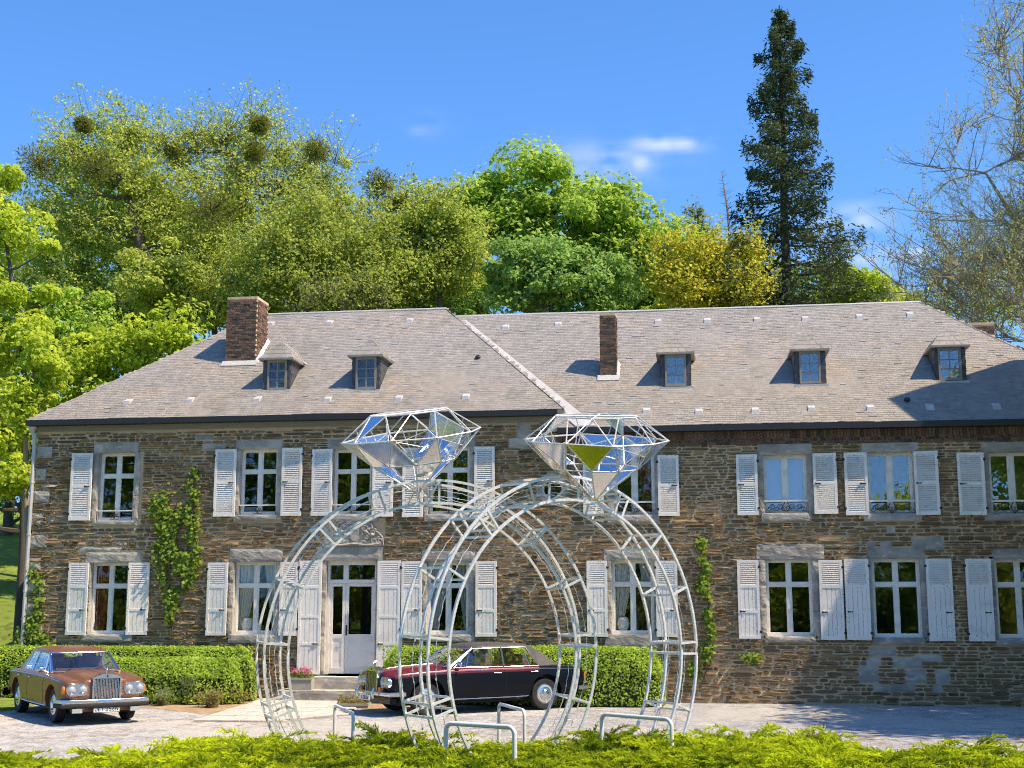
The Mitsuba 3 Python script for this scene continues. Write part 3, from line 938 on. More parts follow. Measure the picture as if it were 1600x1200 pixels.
rl0, rl1, rr0, rr1 = R(408, 491, True), R(697, 485, True), R(725, 494.5, False), R(1436, 474.5, False)
DRL, DRR = (rl0[1] + rl1[1]) / 2, (rr0[1] + rr1[1]) / 2
cl, cr = UL - .25, R(882, 639, True)[0]
hipR = R(1602, 552, False)
slope = (hipR[0] - rr1[0]) / (hipR[1] - rr1[1])
ur = rr1[0] + slope * (-.2 - DRR)
DBL, DBR = 2 * DRL + .2, 2 * DRR + .2
roof = num(hk('roof'))
m = MB()


def slab(pts):
    p = np.array(pts)
    q = np.vstack([p, p - np.array([0, 0, .10])])
    k = len(p)
    f = [[0, i, i + 1] for i in range(1, k - 1)] + [[k, k + i + 1, k + i] for i in range(1, k - 1)]
    f += [x for i in range(k) for x in ([i, k + i, (i + 1) % k], [(i + 1) % k, k + i, k + (i + 1) % k])]
    m.add(q, f)


zl, zr = ZEL + TANP * (DRL + .2), ZER + TANP * (DRR + .2)
A = lambda u, d, z: H2W(u, d, z)
e0, e1 = A(cl, -.2, ZEL), A(cr, -.2, ZEL)
r0, r1 = A(rl0[0], DRL, zl), A(rl1[0], DRL, zl)
b0_, b1_ = A(cl, DBL, ZEL), A(cr, DBL, ZEL)
slab([e0, e1, r1, r0]), slab([b1_, b0_, r0, r1]), slab([b0_, e0, r0]), slab([e1, b1_, r1])
f0, f1 = A(rl1[0] - 1.2, DRR, zr), A(rr1[0], DRR, zr)
g0, g1 = A(cr - .4, -.2, ZER), A(ur, -.2, ZER)
h0, h1 = A(cr - .4, DBR, ZER), A(ur, DBR, ZER)
slab([g0, g1, f1, f0]), slab([h1, h0, f0, f1]), slab([g1, h1, f1])
scene[roof] = mikit.ply(m.done(), 'slate')
slates(sg.Polygon([(cl, -.2), (cr, -.2), (rl1[0], DRL), (rl0[0], DRL)]), True, roof + '__slates', 1)
slates(sg.Polygon([(cr - .4, -.2), (ur, -.2), (rr1[0], DRR), (rl1[0] - 1.2, DRR)]), False, roof + '__slates', 2)
# ridges and hips
for nm, p, q, r in (('ridge', r0, r1, .05), ('ridge', A(rl1[0] - .2, DRR, zr), f1, .05)):
    mm = MB().tube([p + [0, 0, .01], q + [0, 0, .01]], r, 8)
    mm.put(roof + '__' + nm, 'lead', smooth=40)
for a_, b_ in ((e0, r0), (f1, g1)):
    MB().tube([a_, b_], .035, 6).put(roof + '__hip', 'slate')
# lead apron where the taller roof stops above the lower one
hd = (r1 - e1) / np.linalg.norm(r1 - e1)
mm = MB()
q = []
for uu, dd_, k0, k1 in ((cr, -.2, .30, .86), (rl1[0] + .1, DRL + .1, .05, .52)):
    q += [roofpt(uu + k0, dd_, False, .025), roofpt(uu + k1, dd_, False, .025)]
q = np.array([q[0], q[1], q[3], q[2]])
mm.corners(np.vstack([q, q + [0, 0, .035]]))
mm.put(roof + '__lead_apron', 'lead')
mm = MB().tube([e1 - E * .03 + [0, 0, .01], r1 - E * .03 + [0, 0, .01]], .020, 6)
mm.put(roof + '__verge', 'zinc_dark')

# lead hooks in two rows, two dark vents
for px, py in ((423, 507), (515, 505), (640, 502), (790, 513), (872, 508), (1028, 503), (1105, 502), (1183, 500), (1258, 499), (1343, 496), (1422, 493), (200, 629), (297, 626), (402, 625), (512, 626),
               (623, 623), (728, 620), (1010, 643), (1092, 645), (1180, 643), (1268, 640), (1360, 639), (1453, 637), (1557, 635)):
    u, d, z = R(px, py)
    L = px < 790
    w, l = .11, .12
    c = [roofpt(u - w, d - l, L, 0), roofpt(u + w, d - l, L, 0), roofpt(u + w, d + l, L, 0), roofpt(u - w, d + l, L, 0), roofpt(u - w * .8, d - l * .8, L, .10), roofpt(u + w * .8, d - l * .8, L, .10), roofpt(u + w * .8, d + l, L, .02), roofpt(u - w * .8, d + l, L, .02)]
    mm = MB().corners(np.array(c))
    mm.put(roof + '__lead_cap', 'lead')
for px, py in ((747, 560), (1417, 627)):
    u, d, z = R(px, py)
    v, f = lathe([(0, 0), (.08, 0), (.08, .09), (.06, .11), (0, .11)], 12, axis=(np.array([0, 0, 1.0]) - .7 * IN), origin=roofpt(u, d, px < 790, -.03))
    put(roof + '__vent_pipe', (v, f), 'zinc_dark', smooth=40)


# chimneys of brick
def chimney(x0, x1, yb, yt, depth, left, cap=True, back=None):
    key = num(roof + '__chimney')
    if back is None:
        b = R((x0 + x1) / 2, yb, left)
        d0 = b[1]
        zb = b[2] - .3
    else:
        d0, zb = back
    q0, q1 = W2H(hit(x0, (yb + yt) / 2, P0 + IN * d0, IN)), W2H(hit(x1, (yb + yt) / 2, P0 + IN * d0, IN))
    u0, u1 = q0[0], q1[0]
    zt = W2H(hit((x0 + x1) / 2, yt, P0 + IN * d0, IN))[2]
    m = MB().hbox(u0 + .02, u1 - .02, d0 + .02, d0 + depth - .02, zb, zt - .02)
    scene[key] = mikit.ply(m.done(), 'mortar')
    br = MB()
    z, r = zb, 0
    while z < zt - .075:
        L_, hb = .21, .065
        for side in range(4):
            a, b = ((u0, u1), (d0 + .1, d0 + depth - .1), (u0, u1), (d0 + .1, d0 + depth - .1))[side]
            x = a - (L_ / 2 if (r + side) % 2 else 0)
            while x < b - .02:
                s, e = max(x, a) + .006, min(x + L_, b) - .006
                if e - s > .03:
                    j = rng.uniform(-.008, .012)
                    uv = rng.random(2)
                    if side == 0:
                        br.hbox(s, e, d0 - j, d0 + .1, z, z + hb, uv)
                    elif side == 2:
                        br.hbox(s, e, d0 + depth - .1, d0 + depth + j, z, z + hb, uv)
                    elif side == 1:
                        br.hbox(u1 - .1, u1 + j, s, e, z, z + hb, uv)
                    else:
                        br.hbox(u0 - j, u0 + .1, s, e, z, z + hb, uv)
                x += L_
        z += hb + .012
        r += 1
    br.put(key + '__bricks', 'brick', uv=True, kind='stuff')
    cp = MB().hbox(u0 + .01, u1 - .01, d0 + .01, d0 + depth - .01, zt - .03, zt + .05)
    cp.put(key + '__coping', 'mortar')
    if back is None:
        fl = MB()
        fl.corners(np.array([roofpt(u0 - .07, d0 - .16, left, .03), roofpt(u1 + .07, d0 - .16, left, .03), roofpt(u1 + .07, d0 + .02, left, .03), roofpt(u0 - .07, d0 + .02, left, .03),
                             roofpt(u0 - .07, d0 - .16, left, .05), roofpt(u1 + .07, d0 - .16, left, .05), roofpt(u1 + .07, d0 + .0, left, .09), roofpt(u0 - .07, d0 + .0, left, .09)]))
        fl.put(key + '__flashing', 'lead')
        fl = MB()
        fl.corners(np.array([roofpt(u1 - .0, d0, left, .0), roofpt(u1 + .09, d0, left, .0), roofpt(u1 + .09, d0 + depth, left, 0), roofpt(u1 - .0, d0 + depth, left, 0),
                             roofpt(u1 - .0, d0, left, .12), roofpt(u1 + .05, d0, left, .05), roofpt(u1 + .05, d0 + depth, left, .05), roofpt(u1 - .0, d0 + depth, left, .12)]))
        fl.put(key + '__flashing', 'lead')
    return key


print('ZEL', ZEL, 'ZER', ZER, 'ridge', zl, zr, DRL, DRR, cr, rl1[0])
chimney(353, 401, 568, 466, 1.05, True)
chimney(937, 963, 591, 491, .62, False)
chimney(1512, 1556, 560, 506, .8, False, back=(DRR + 2.4, ZER))


# dormers
def dormer(xb0, xb1, xw0, xw1, yt, yb, left):
    key = num(roof + '__dormer')
    b = R((xb0 + xb1) / 2, yb, left)
    d0, zb = b[1], b[2]
    pl = lambda x, y: W2H(hit(x, y, P0 + IN * d0, IN))
    ym = (yt + yb) / 2
    u0, u1, w0, w1 = pl(xb0, ym)[0], pl(xb1, ym)[0], pl(xw0, ym)[0], pl(xw1, ym)[0]
    zt = pl((xb0 + xb1) / 2, yt)[2]
    h = zt - zb
    run = h / TANP + .3
    m = MB()
    t = .10
    m.hbox(u0, w0, d0, d0 + .12, zb - .05, zt).hbox(w1, u1, d0, d0 + .12, zb - .05, zt).hbox(w0, w1, d0, d0 + .12, zt - .03, zt)
    m.hbox(u0, u0 + .06, d0 + .12, d0 + run, zb - .3, zt).hbox(u1 - .06, u1, d0 + .12, d0 + run, zb - .3, zt)
    m.hbox(u0 + .06, u1 - .06, d0 + .5, d0 + .55, zb - .3, zt)
    scene[key] = mikit.ply(m.done(), 'dark_slate')
    cs = MB()                                                        # slate hung cheeks
    for s in (-1, 1):
        z, r = zb - .2, 0
        while z < zt - .05:
            for x in np.arange(d0 + .02 + (.08 if r % 2 else 0), d0 + run, .17):
                uu = u1 if s > 0 else u0
                cs.hbox(min(uu, uu + s * .014), max(uu, uu + s * .014), x, x + .16, z, z + .11)
            z += .115
            r += 1
    cs.put(key, 'dark_slate', kind=None) if False else put(key + '_cheek_slates', cs.done(), 'dark_slate', kind='stuff')
    fr = MB()
    fd = d0 - .03
    f = .055
    fr.hbox(w0, w0 + f, fd, fd + .1, zb + .01, zt - .035).hbox(w1 - f, w1, fd, fd + .1, zb + .01, zt - .035).hbox(w0 + f, w1 - f, fd, fd + .1, zt - .035 - f * 1.3, zt - .035).hbox(w0 + f, w1 - f, fd, fd + .1, zb + .01, zb + .01 + f * 1.3)
    a, b_, c, e = w0 + f, w1 - f, zb + .01 + f * 1.3, zt - .035 - f * 1.3
    um = (a + b_) / 2
    fr.hbox(um - .014, um + .014, fd + .03, fd + .08, c, e)
    for k in (1, 2):
        fr.hbox(a, b_, fd + .033, fd + .077, c + (e - c) * k / 3 - .011, c + (e - c) * k / 3 + .011)
    fk = fr.put(key + '_window_frame', 'taupe_frame')
    for k in range(3):
        for (x0, x1) in ((a, um - .014), (um + .014, b_)):
            q = np.array([(x0, c + (e - c) * k / 3), (x1, c + (e - c) * k / 3), (x1, c + (e - c) * (k + 1) / 3), (x0, c + (e - c) * (k + 1) / 3)])
            put(key + '_window_pane', (H2W(q[:, 0], fd + .055, q[:, 1]), np.array([[0, 1, 2], [0, 2, 3]])), 'coated_pane' if xb0 > 800 else 'pane')
    # hipped roof with bell-cast eaves
    o, rise = .12, .58
    uc = (u0 + u1) / 2
    ev = [(u0 - o, d0 - o, zt), (u1 + o, d0 - o, zt), (u1 + o, d0 + run + .5, zt), (u0 - o, d0 + run + .5, zt)]
    md = [(u0 + .10, d0 + .14, zt + rise * .52), (u1 - .10, d0 + .14, zt + rise * .52), (u1 - .10, d0 + run + .8, zt + rise * .52), (u0 + .10, d0 + run + .8, zt + rise * .52)]
    rg = [(uc - .03, d0 + .36, zt + rise), (uc + .03, d0 + .36, zt + rise), (uc + .03, d0 + run + 1.1, zt + rise), (uc - .03, d0 + run + 1.1, zt + rise)]
    pts = np.array(ev + md + rg)
    low = np.array(ev) - [0, 0, .035]
    pts = np.vstack([low, pts])
    fc = [[0, 2, 1], [0, 3, 2]]
    for L_ in range(3):
        for i in range(4):
            j = (i + 1) % 4
            fc += [[L_ * 4 + i, L_ * 4 + j, L_ * 4 + 4 + j], [L_ * 4 + i, L_ * 4 + 4 + j, L_ * 4 + 4 + i]]
    fc += [[12, 13, 14], [12, 14, 15]]
    W = H2W(pts[:, 0], pts[:, 1], pts[:, 2])
    put(key + '_roof', (W, np.array(fc)), 'slate', uv=np.tile([.5, .5], (len(W), 1)))
    ds = MB()                                                        # slates on the front hip and the right slope
    for side in range(3):
        A_, B_, C_, D_ = [(0, 1, 5, 4), (1, 2, 6, 5), (3, 0, 4, 7)][side]
        for Lv in range(2):
            p0_, p1_, p2_, p3_ = (pts[4 + Lv * 4 + x] for x in ((0, 1, 5, 4), (1, 2, 6, 5), (3, 0, 4, 7))[side])
            rn = 2
            for r in range(rn):
                t0, t1 = r / rn, (r + 1.15) / rn
                a0, a1 = p0_ + (p3_ - p0_) * t0, p1_ + (p2_ - p1_) * t0
                c0, c1 = p0_ + (p3_ - p0_) * t1, p1_ + (p2_ - p1_) * t1
                n = max(2, int(np.linalg.norm(a1 - a0) / .19))
                for k in range(n):
                    s0, s1 = (k + (.5 if r % 2 else 0) * 0) / n + .01, (k + 1) / n - .01
                    q = np.array([a0 + (a1 - a0) * s0, a0 + (a1 - a0) * s1, c0 + (c1 - c0) * s1, c0 + (c1 - c0) * s0])
                    lift = np.array([.022, .022, .004, .004])
                    q2 = q + lift[:, None] * [0, 0, 1.0]
                    al = np.vstack([q, q2])
                    ds.corners(H2W(al[:, 0], al[:, 1], al[:, 2]), uv=rng.random(2))
    ds.put(key + '_roof_slates', 'slate', uv=True, kind='stuff')
    fl = MB().hbox(u0 - .02, u1 + .06, d0 - .10, d0, zb - .10, zb - .02)
    fl.put(key + '_lead', 'lead')
    fl = MB().tube(H2W(np.array([u1 + o, u1 + o]), np.array([d0 + run * .55, d0 + run + .45]), np.array([zt + .03, zt + .04])), .035, 5)
    fl.put(key + '_lead_edge', 'lead')


dormer(411, 453, 418, 448, 561, 610, True)
dormer(550, 593, 556, 588, 556, 609, True)
dormer(1032, 1079, 1039, 1072, 552, 604, False)
dormer(1242, 1290, 1249, 1282, 547, 600, False)
dormer(1462, 1509, 1466, 1502, 541, 595, False)

# stair turret at the end of the house, outside the picture: its shadow falls on the roof and the wall
S_ = R(1385, 624, False)
SH = np.array([SUN @ E, SUN @ IN, SUN[2]])
ap = S_ + SH / SH[0] * 6.3
hw = 1.55
tw = num(hk('stair_turret'))
eav = ap[2] - 4.4 * hw
m = MB().hbox(ap[0] - hw + .1, ap[0] + hw - .1, ap[1] - hw + .1, ap[1] + hw * 1.9 - .1, 0, eav + .1)
scene[tw] = mikit.ply(m.done(), 'mortar')
q = np.array([(ap[0] - hw, ap[1] - hw, eav), (ap[0] + hw, ap[1] - hw, eav), (ap[0] + hw, ap[1] + hw * 1.9, eav), (ap[0] - hw, ap[1] + hw * 1.9, eav), tuple(ap)])
put(tw + '__roof', (H2W(q[:, 0], q[:, 1], q[:, 2]), np.array([[0, 1, 4], [1, 2, 4], [2, 3, 4], [3, 0, 4], [0, 2, 1], [0, 3, 2]])), 'slate')
# ------------------------------------------------------------------ two giant ring sculptures with wire diamonds, hoop barriers
rng = np.random.default_rng(21)


def galv_col(p, n, uv):
    return mix((.60, .595, .575), (.78, .775, .755), fbm(p.x * 6, p.y * 6, p.z * 6, 3)) * (.8 + .3 * noise(p.x * 31, p.y * 31, p.z * 31))


mat('galvanised', galv_col, .33, .30)
scene['mirror'] = {'type': 'twosided', 'bsdf': {'type': 'roughconductor', 'alpha': .03, 'specular_reflectance': rgb(.86, .87, .87)}}
mat('hoop_paint', lambda p, n, uv: mix((.56, .575, .56), (.70, .71, .69), fbm(p.x * 8, p.y * 8, p.z * 8, 3)), .4)


def ring(label, C, psi, Rr, band, half, phase, tip_px, lean, spin, mirrors):
    key = thing('ring_sculpture', label, 'sculpture')
    a, p = np.array([math.sin(psi), math.cos(psi), 0]), np.array([math.cos(psi), -math.sin(psi), 0])
    Z = np.array([0, 0, 1.0])
    C = np.asarray(C, float)
    lim = math.acos(min(1, (C[2] + .05) / Rr))                        # opening at the ground, from straight down

    def pt(r, t, s):
        t = np.asarray(t)
        return C + r * (np.sin(t)[..., None] * p + np.cos(t)[..., None] * Z) + a * s
    for nm, r, s in (('outer_hoop', Rr, -half), ('outer_hoop', Rr, half), ('inner_hoop', Rr - band, -half), ('inner_hoop', Rr - band, half)):
        th = math.pi - math.acos(min(1, (C[2] + .02) / r))
        m = MB().tube(pt(r, np.linspace(-th, th, 72), s), .027, 4)
        put(key + '__' + nm, m.done(), 'galvanised', smooth=50)
    for k in range(4):                                               # thin wires of the fairy lights
        r, s = Rr - band * (.3 + .4 * (k % 2)), half * (-.55 if k < 2 else .5)
        th = math.pi - math.acos(min(1, (C[2] + .1) / r))
        t = np.linspace(-th, th, 150)
        w = pt(r, t, s) + rng.normal(0, .006, (150, 3))
        m = MB().tube(w, .006, 3)
        for i in range(4, 146, 5):
            m.box(w[i], (.022, .022, .03))
        m.put(key + '__light_string', 'galvanised')
    th = math.pi - math.acos(C[2] / Rr) - .06
    n = 13
    for i, t in enumerate(np.linspace(-th, th, n) + phase):
        m = MB()
        for dt in ((-.035, .035) if i % 3 == 1 else (0,)):
            q = [pt(Rr, t + dt, -half), pt(Rr, t + dt, half), pt(Rr - band, t + dt, half), pt(Rr - band, t + dt, -half)]
            for j in range(4):
                m.tube([q[j], q[(j + 1) % 4]], .024, 4)
        if i % 2 == 0:
            m.tube([q[0], q[2]], .014, 4)
        m.put(key + '__rung', 'galvanised', smooth=50)
    # the diamond
    tip = at(*tip_px, C[1])
    ax = np.asarray(lean, float)
    ax /= np.linalg.norm(ax)
    x = np.cross(ax, [0.2, 1, 0])
    x /= np.linalg.norm(x)
    y = np.cross(ax, x)

    def P(r, ang, h):
        return tip + ax * h + r * (math.cos(ang) * x + math.sin(ang) * y)
    G = [P(1.14, spin + i * math.pi / 5, .95 + .012 * (i % 3)) for i in range(10)]
    Tt = [P(.66, spin + (i + .5) * math.pi / 5, 1.34) for i in range(10)]
    M = [P(.70, spin + (i + .5) * math.pi / 5, .53) for i in range(10)]
    edges = []
    for i in range(10):
        j = (i + 1) % 10
        edges += [(G[i], G[j], .014), (Tt[i], Tt[j], .014), (G[i], Tt[i], .010), (G[j], Tt[i], .010), (G[i], M[i], .011), (G[j], M[i], .011), (M[i], tip, .013), (M[i], M[j], .011), (G[i], (G[j] + M[j]) / 2, .008), (M[i], (G[i] + Tt[i]) / 2, .008)]
    edges += [(Tt[0], Tt[5], .014), (Tt[2], Tt[7], .014)]
    m = MB()
    for e0_, e1_, r in edges:
        m.tube([e0_, e1_], r, 5)
    m.put(key + '__diamond_frame', 'galvanised', smooth=50)
    fac = {}
    for i in range(10):
        j = (i + 1) % 10
        fac[f'u{i}'], fac[f'm{i}'], fac[f'l{i}'] = (G[i], G[j], M[i]), (G[j], M[i], M[j]), (M[i], M[j], tip)
        fac[f'c{i}'], fac[f't{i}'] = (Tt[i], Tt[j], G[j]), (G[i], G[j], Tt[i])
    fac['top'] = (Tt[0], Tt[2], Tt[5], Tt[7])
    cc = tip + ax * .9
    front, back = [], []
    for k, q in fac.items():
        q = np.array(q)
        nn = np.cross(q[1] - q[0], q[2] - q[0])
        nn *= np.sign(nn @ (q.mean(0) - cc)) / np.linalg.norm(nn)
        w = CAMP - q.mean(0)
        (front if nn @ w / np.linalg.norm(w) > .12 else back).append(k)
    gm = np.random.default_rng(mirrors)
    pick = lambda a, k_: list(gm.choice(sorted(a), k_, replace=False))
    for k in pick([k for k in front if k[0] in 'uml'], 6) + pick([k for k in back if k[0] in 'uml'], 9) + pick([k for k in fac if k[0] in 'ct' and k != 'top'], 2) + ['top'] * (mirrors == 15):
        v = np.array(fac[k])
        c = v.mean(0)
        v = c + (v - c) * .93
        nn = np.cross(v[1] - v[0], v[2] - v[0])
        nn /= np.linalg.norm(nn)
        n_ = len(v)
        w = np.vstack([v + nn * .003, v - nn * .003])
        f = [[0, i, i + 1] for i in range(1, n_ - 1)] + [[n_, n_ + i + 1, n_ + i] for i in range(1, n_ - 1)]
        f += [q for i in range(n_) for q in ([i, n_ + i, (i + 1) % n_], [(i + 1) % n_, n_ + i, n_ + (i + 1) % n_])]
        put(key + '__mirror_facet', (w, np.array(f)), 'mirror')
    m = MB()                                                         # clasp that holds the stone on the ring
    for s in (-1, 1):
        for sd in (-half, half):
            t0 = math.atan2((tip - C) @ p, (tip - C) @ Z)
            m.tube([tip + ax * .12, pt(Rr, np.array(t0 + s * .10), sd)], .016, 5)
            m.tube([tip + ax * .12, pt(Rr - band, np.array(t0 + s * .05), sd)], .013, 5)
    m.put(key + '__clasp', 'galvanised', smooth=50)


ring('galvanised ring sculpture standing behind the other one, its diamond leaning left', (-1.29, 20.9, 1.85), math.radians(-20), 2.72, .36, .35, 0.0, (652, 772), (-.10, -.20, 1), .30, 15)
ring('galvanised ring sculpture in front of the other one, its diamond leaning right', (.72, 20.2, 1.85), math.radians(-39), 2.72, .36, .35, .05, (930, 783), (.01, -.20, 1), .05, 12)


def hoop(label, p0, p1, h, r):
    p0, p1 = np.array(p0), np.array(p1)
    d = (p1 - p0) / np.linalg.norm(p1 - p0)
    q = [np.array([*p0, -.05])]
    for k in range(7):
        t = k / 6 * math.pi / 2
        q.append(np.array([*(p0 + d * .10 * (1 - math.cos(t))), h - .10 + .10 * math.sin(t)]))
    for k in range(7):
        t = (1 - k / 6) * math.pi / 2
        q.append(np.array([*(p1 - d * .10 * (1 - math.cos(t))), h - .10 + .10 * math.sin(t)]))
    q.append(np.array([*p1, -.05]))
    v, f = tube(q, r, 10, ref=np.cross([d[0], d[1], 0], [0, 0, 1.0]))
    put('hoop_barrier', (v, f), 'hoop_paint', smooth=40, label=label, cat='barrier', group='tubular hoop barriers round the rings')


def gd(px, D):
    return ((px - CX) / FOC * D, D)


hoop('narrow white tubular hoop barrier standing before the forecourt, beside the door steps', gd(531, 21.2), gd(559, 19.7), 1.0, .027)
hoop('wide pale tubular hoop barrier between the feet of the front ring, nearest of the hoops', gd(700, 18.2), gd(804, 17.6), 1.0, .033)
hoop('white tubular hoop barrier standing before the middle of the black car', gd(780, 21.5), gd(819, 20.2), 1.0, .027)
hoop('wide pale tubular hoop barrier at the right foot of the front ring', gd(936, 19.6), gd(1042, 18.7), 1.0, .030)
# ------------------------------------------------------------------ two old saloon cars
from scipy.interpolate import PchipInterpolator
rng = np.random.default_rng(33)


def paint(name, c, metal=.25, r=.28, sp=.4, cc=.8):
    scene[name] = {'type': 'twosided', 'bsdf': {'type': 'principled', 'base_color': rgb(*c), 'metallic': metal, 'roughness': r, 'specular': sp, 'clearcoat': cc, 'clearcoat_gloss': .95}}
    return name


paint('brown_paint', (.20, .090, .046), .35, .3)
paint('black_paint', (.004, .005, .010), .0, .2, .18, .3)
paint('burgundy_paint', (.125, .013, .024), .2, .32)
mat('vinyl', lambda p, n, uv: mix((.045, .043, .045), (.075, .072, .074), fbm(p.x * 9, p.y * 9, p.z * 9, 3)), .6)
scene['chrome'] = {'type': 'twosided', 'bsdf': {'type': 'roughconductor', 'alpha': .10, 'specular_reflectance': rgb(.74, .74, .74)}}
mat('rubber', (.018, .018, .019), .75)
mat('seat_leather', (.10, .075, .055), .5)
mat('lamp_glass', (.50, .52, .53), .12, .35)
mat('amber', (.62, .20, .02), .25)
mat('plate_white', (.70, .70, .68), .4)
mat('seam', (.008, .008, .008), .7)
XS = [-2.60, -2.56, -2.40, -2.0, -1.45, -.3, .95, 1.62, 2.10, 2.36, 2.47, 2.50]
PW = PchipInterpolator(XS, [.62, .74, .83, .885, .905, .915, .915, .905, .885, .85, .79, .70])
PB = PchipInterpolator(XS, [.48, .42, .36, .31, .28, .26, .26, .28, .33, .38, .44, .50])
PF = PchipInterpolator(XS, [.78, .86, .925, .965, .985, .99, .985, .965, .935, .905, .86, .80])
PC = PchipInterpolator(XS, [.76, .87, .95, 1.00, 1.01, 1.01, 1.05, 1.03, .985, .955, .92, .86])


def ringpts(x):
    w, b, f, c = PW(x), PB(x), PF(x), PC(x)
    hood = np.clip((x - .8) / .5, 0, 1)
    li = f - .055
    lo2 = f - .105
    h = [(0, b), (.5 * w, b), (.86 * w, b), (.95 * w, b + .06), (.985 * w, b + .17), (w, .60), (.993 * w, lo2), (.985 * w, li), (.972 * w, f - .028), (.94 * w, f - .006), (.88 * w, f + .004 * 1), (.78 * w, f - .010 * hood + .0),
         (.66 * w, f - .035 * hood + .012), (.58 * w, f - .035 * hood + .018), (.52 * w, (f + c) / 2 + .02), (.40 * w, c - .008), (.2 * w, c), (0, c + .004)]
    h = np.array(h, float)
    left = h[1:-1][::-1] * [-1, 1]
    return np.vstack([h, left])


def car(label, heading, pos, upper, lower, roofmat, split, plate_text, rubber_bumper, mirror_side, size=1.035):
    key = thing('saloon_car', label, 'car')
    hx = np.array([heading[0], heading[1], 0]) / np.hypot(*heading)
    hy = np.array([-hx[1], hx[0], 0])
    B = np.stack([hx, hy, [0, 0, 1]], 1) * size
    pos = np.array([pos[0], pos[1], .012])

    def W(v):
        return np.asarray(v, float) @ B.T + pos

    def add(name, m, bs, smooth=False, **k):
        if isinstance(m, MB):
            m = m.done()
        elif hasattr(m, 'to_mesh'):
            q = m.to_mesh()
            m = (np.array(q.vert_properties[:, :3]), np.array(q.tri_verts))
        elif hasattr(m, 'vertices'):
            m = (m.vertices, m.faces)
        return put(key + '__' + name, (W(m[0]), np.asarray(m[1])), bs, smooth, **k)
    # body shell with wheel arches cut out
    xs = np.unique(np.concatenate([np.linspace(-2.6, 2.5, 46), [2.44, 2.48, -2.58, -2.5]]))
    rings = [np.column_stack([np.full(len(r), x), r]) for x in xs for r in [ringpts(x)]]
    k = len(rings[0])
    V = np.vstack(rings + [[[xs[0] - .01, 0, .62]], [[xs[-1] + .01, 0, .70]]])
    i, j = np.meshgrid(np.arange(len(xs) - 1), np.arange(k), indexing='ij')
    j2 = (j + 1) % k
    q = np.stack([i * k + j, (i + 1) * k + j, (i + 1) * k + j2, i * k + j2], -1).reshape(-1, 4)
    Fc = np.vstack([q[:, [0, 2, 1]], q[:, [0, 3, 2]]])
    n = len(xs) * k
    jj = np.arange(k)
    Fc = np.vstack([Fc, np.stack([jj * 0 + n, (jj + 1) % k, jj], 1), np.stack([jj * 0 + n + 1, jj + (len(xs) - 1) * k, (jj + 1) % k + (len(xs) - 1) * k], 1)])
    tm = trimesh.Trimesh(V, Fc, process=True)
    if tm.volume < 0:
        tm.invert()
    body = m3.Manifold(m3.Mesh(np.asarray(tm.vertices, np.float32), np.asarray(tm.faces, np.uint32)))
    AX = (1.62, -1.43)
    for a in AX:
        for s in (-1, 1):
            c = m3.Manifold.cylinder(.5, .43, .43, 40).rotate((90, 0, 0)).translate((a, s * .95 + .25, .37))
            body = body - c
    q = body.to_mesh()
    v, f = np.array(q.vert_properties[:, :3]), np.array(q.tri_verts)
    cen = v[f].mean(1)
    up = cen[:, 2] > split(cen[:, 0], cen[:, 1])
    if up.any() and lower != upper:
        add('upper_body', (v, f[up]), upper, 35)
    add('body', (v, f[~up] if lower != upper else f), lower, 35)
    # wheels
    for a in AX:
        for s in (-1, 1):
            o = (a, s * .74, .36)
            t = lathe([(.21, -.09), (.30, -.105), (.345, -.095), (.36, -.06), (.36, .06), (.345, .095), (.30, .105), (.21, .09)], 36, axis=(0, s, 0), origin=o)
            wk = add('wheel', t, 'rubber', 40)
            h = lathe([(.215, .05), (.222, .092), (.205, .098), (.20, .085), (.15, .088), (.13, .10), (.10, .102), (.09, .125), (.05, .145), (0, .15)], 32, axis=(0, s, 0), origin=o)
            put(wk + '__hubcap', (W(h[0]), h[1]), 'chrome', 40)
            h = lathe([(.196, .093), (.156, .095)], 32, axis=(0, s, 0), origin=o)
            put(wk + '__hub_ring', (W(h[0]), h[1]), 'lamp_glass', 40)
    # cabin
    def rr(x0, x1, hw, r, z, n=8):
        pts = []
        for cx, cy, a0 in ((x1 - r, hw - r, 0), (x0 + r, hw - r, 90), (x0 + r, -hw + r, 180), (x1 - r, -hw + r, 270)):
            for t in np.linspace(a0, a0 + 90, n):
                pts.append((cx + r * math.cos(math.radians(t)), cy + r * math.sin(math.radians(t)), z))
        return np.array(pts)
    lv = [rr(-1.20, .44, .655, .20, 1.395), rr(-1.20, .42, .65, .22, 1.425), rr(-1.14, .34, .61, .22, 1.468), rr(-1.0, .18, .52, .22, 1.497), rr(-.7, -.1, .3, .2, 1.51)]
    L = np.vstack(lv + [[[-.4, 0, 1.513]], [[-.4, 0, 1.395]]])
    k = len(lv[0])
    fr = []
    for a in range(len(lv) - 1):
        for b in range(k):
            c = (b + 1) % k
            fr += [[a * k + b, a * k + c, (a + 1) * k + c], [a * k + b, (a + 1) * k + c, (a + 1) * k + b]]
    for b in range(k):
        c = (b + 1) % k
        fr += [[(len(lv) - 1) * k + b, (len(lv) - 1) * k + c, len(lv) * k], [b, len(lv) * k + 1, c]]
    add('roof', (L, np.array(fr)), roofmat, 40)
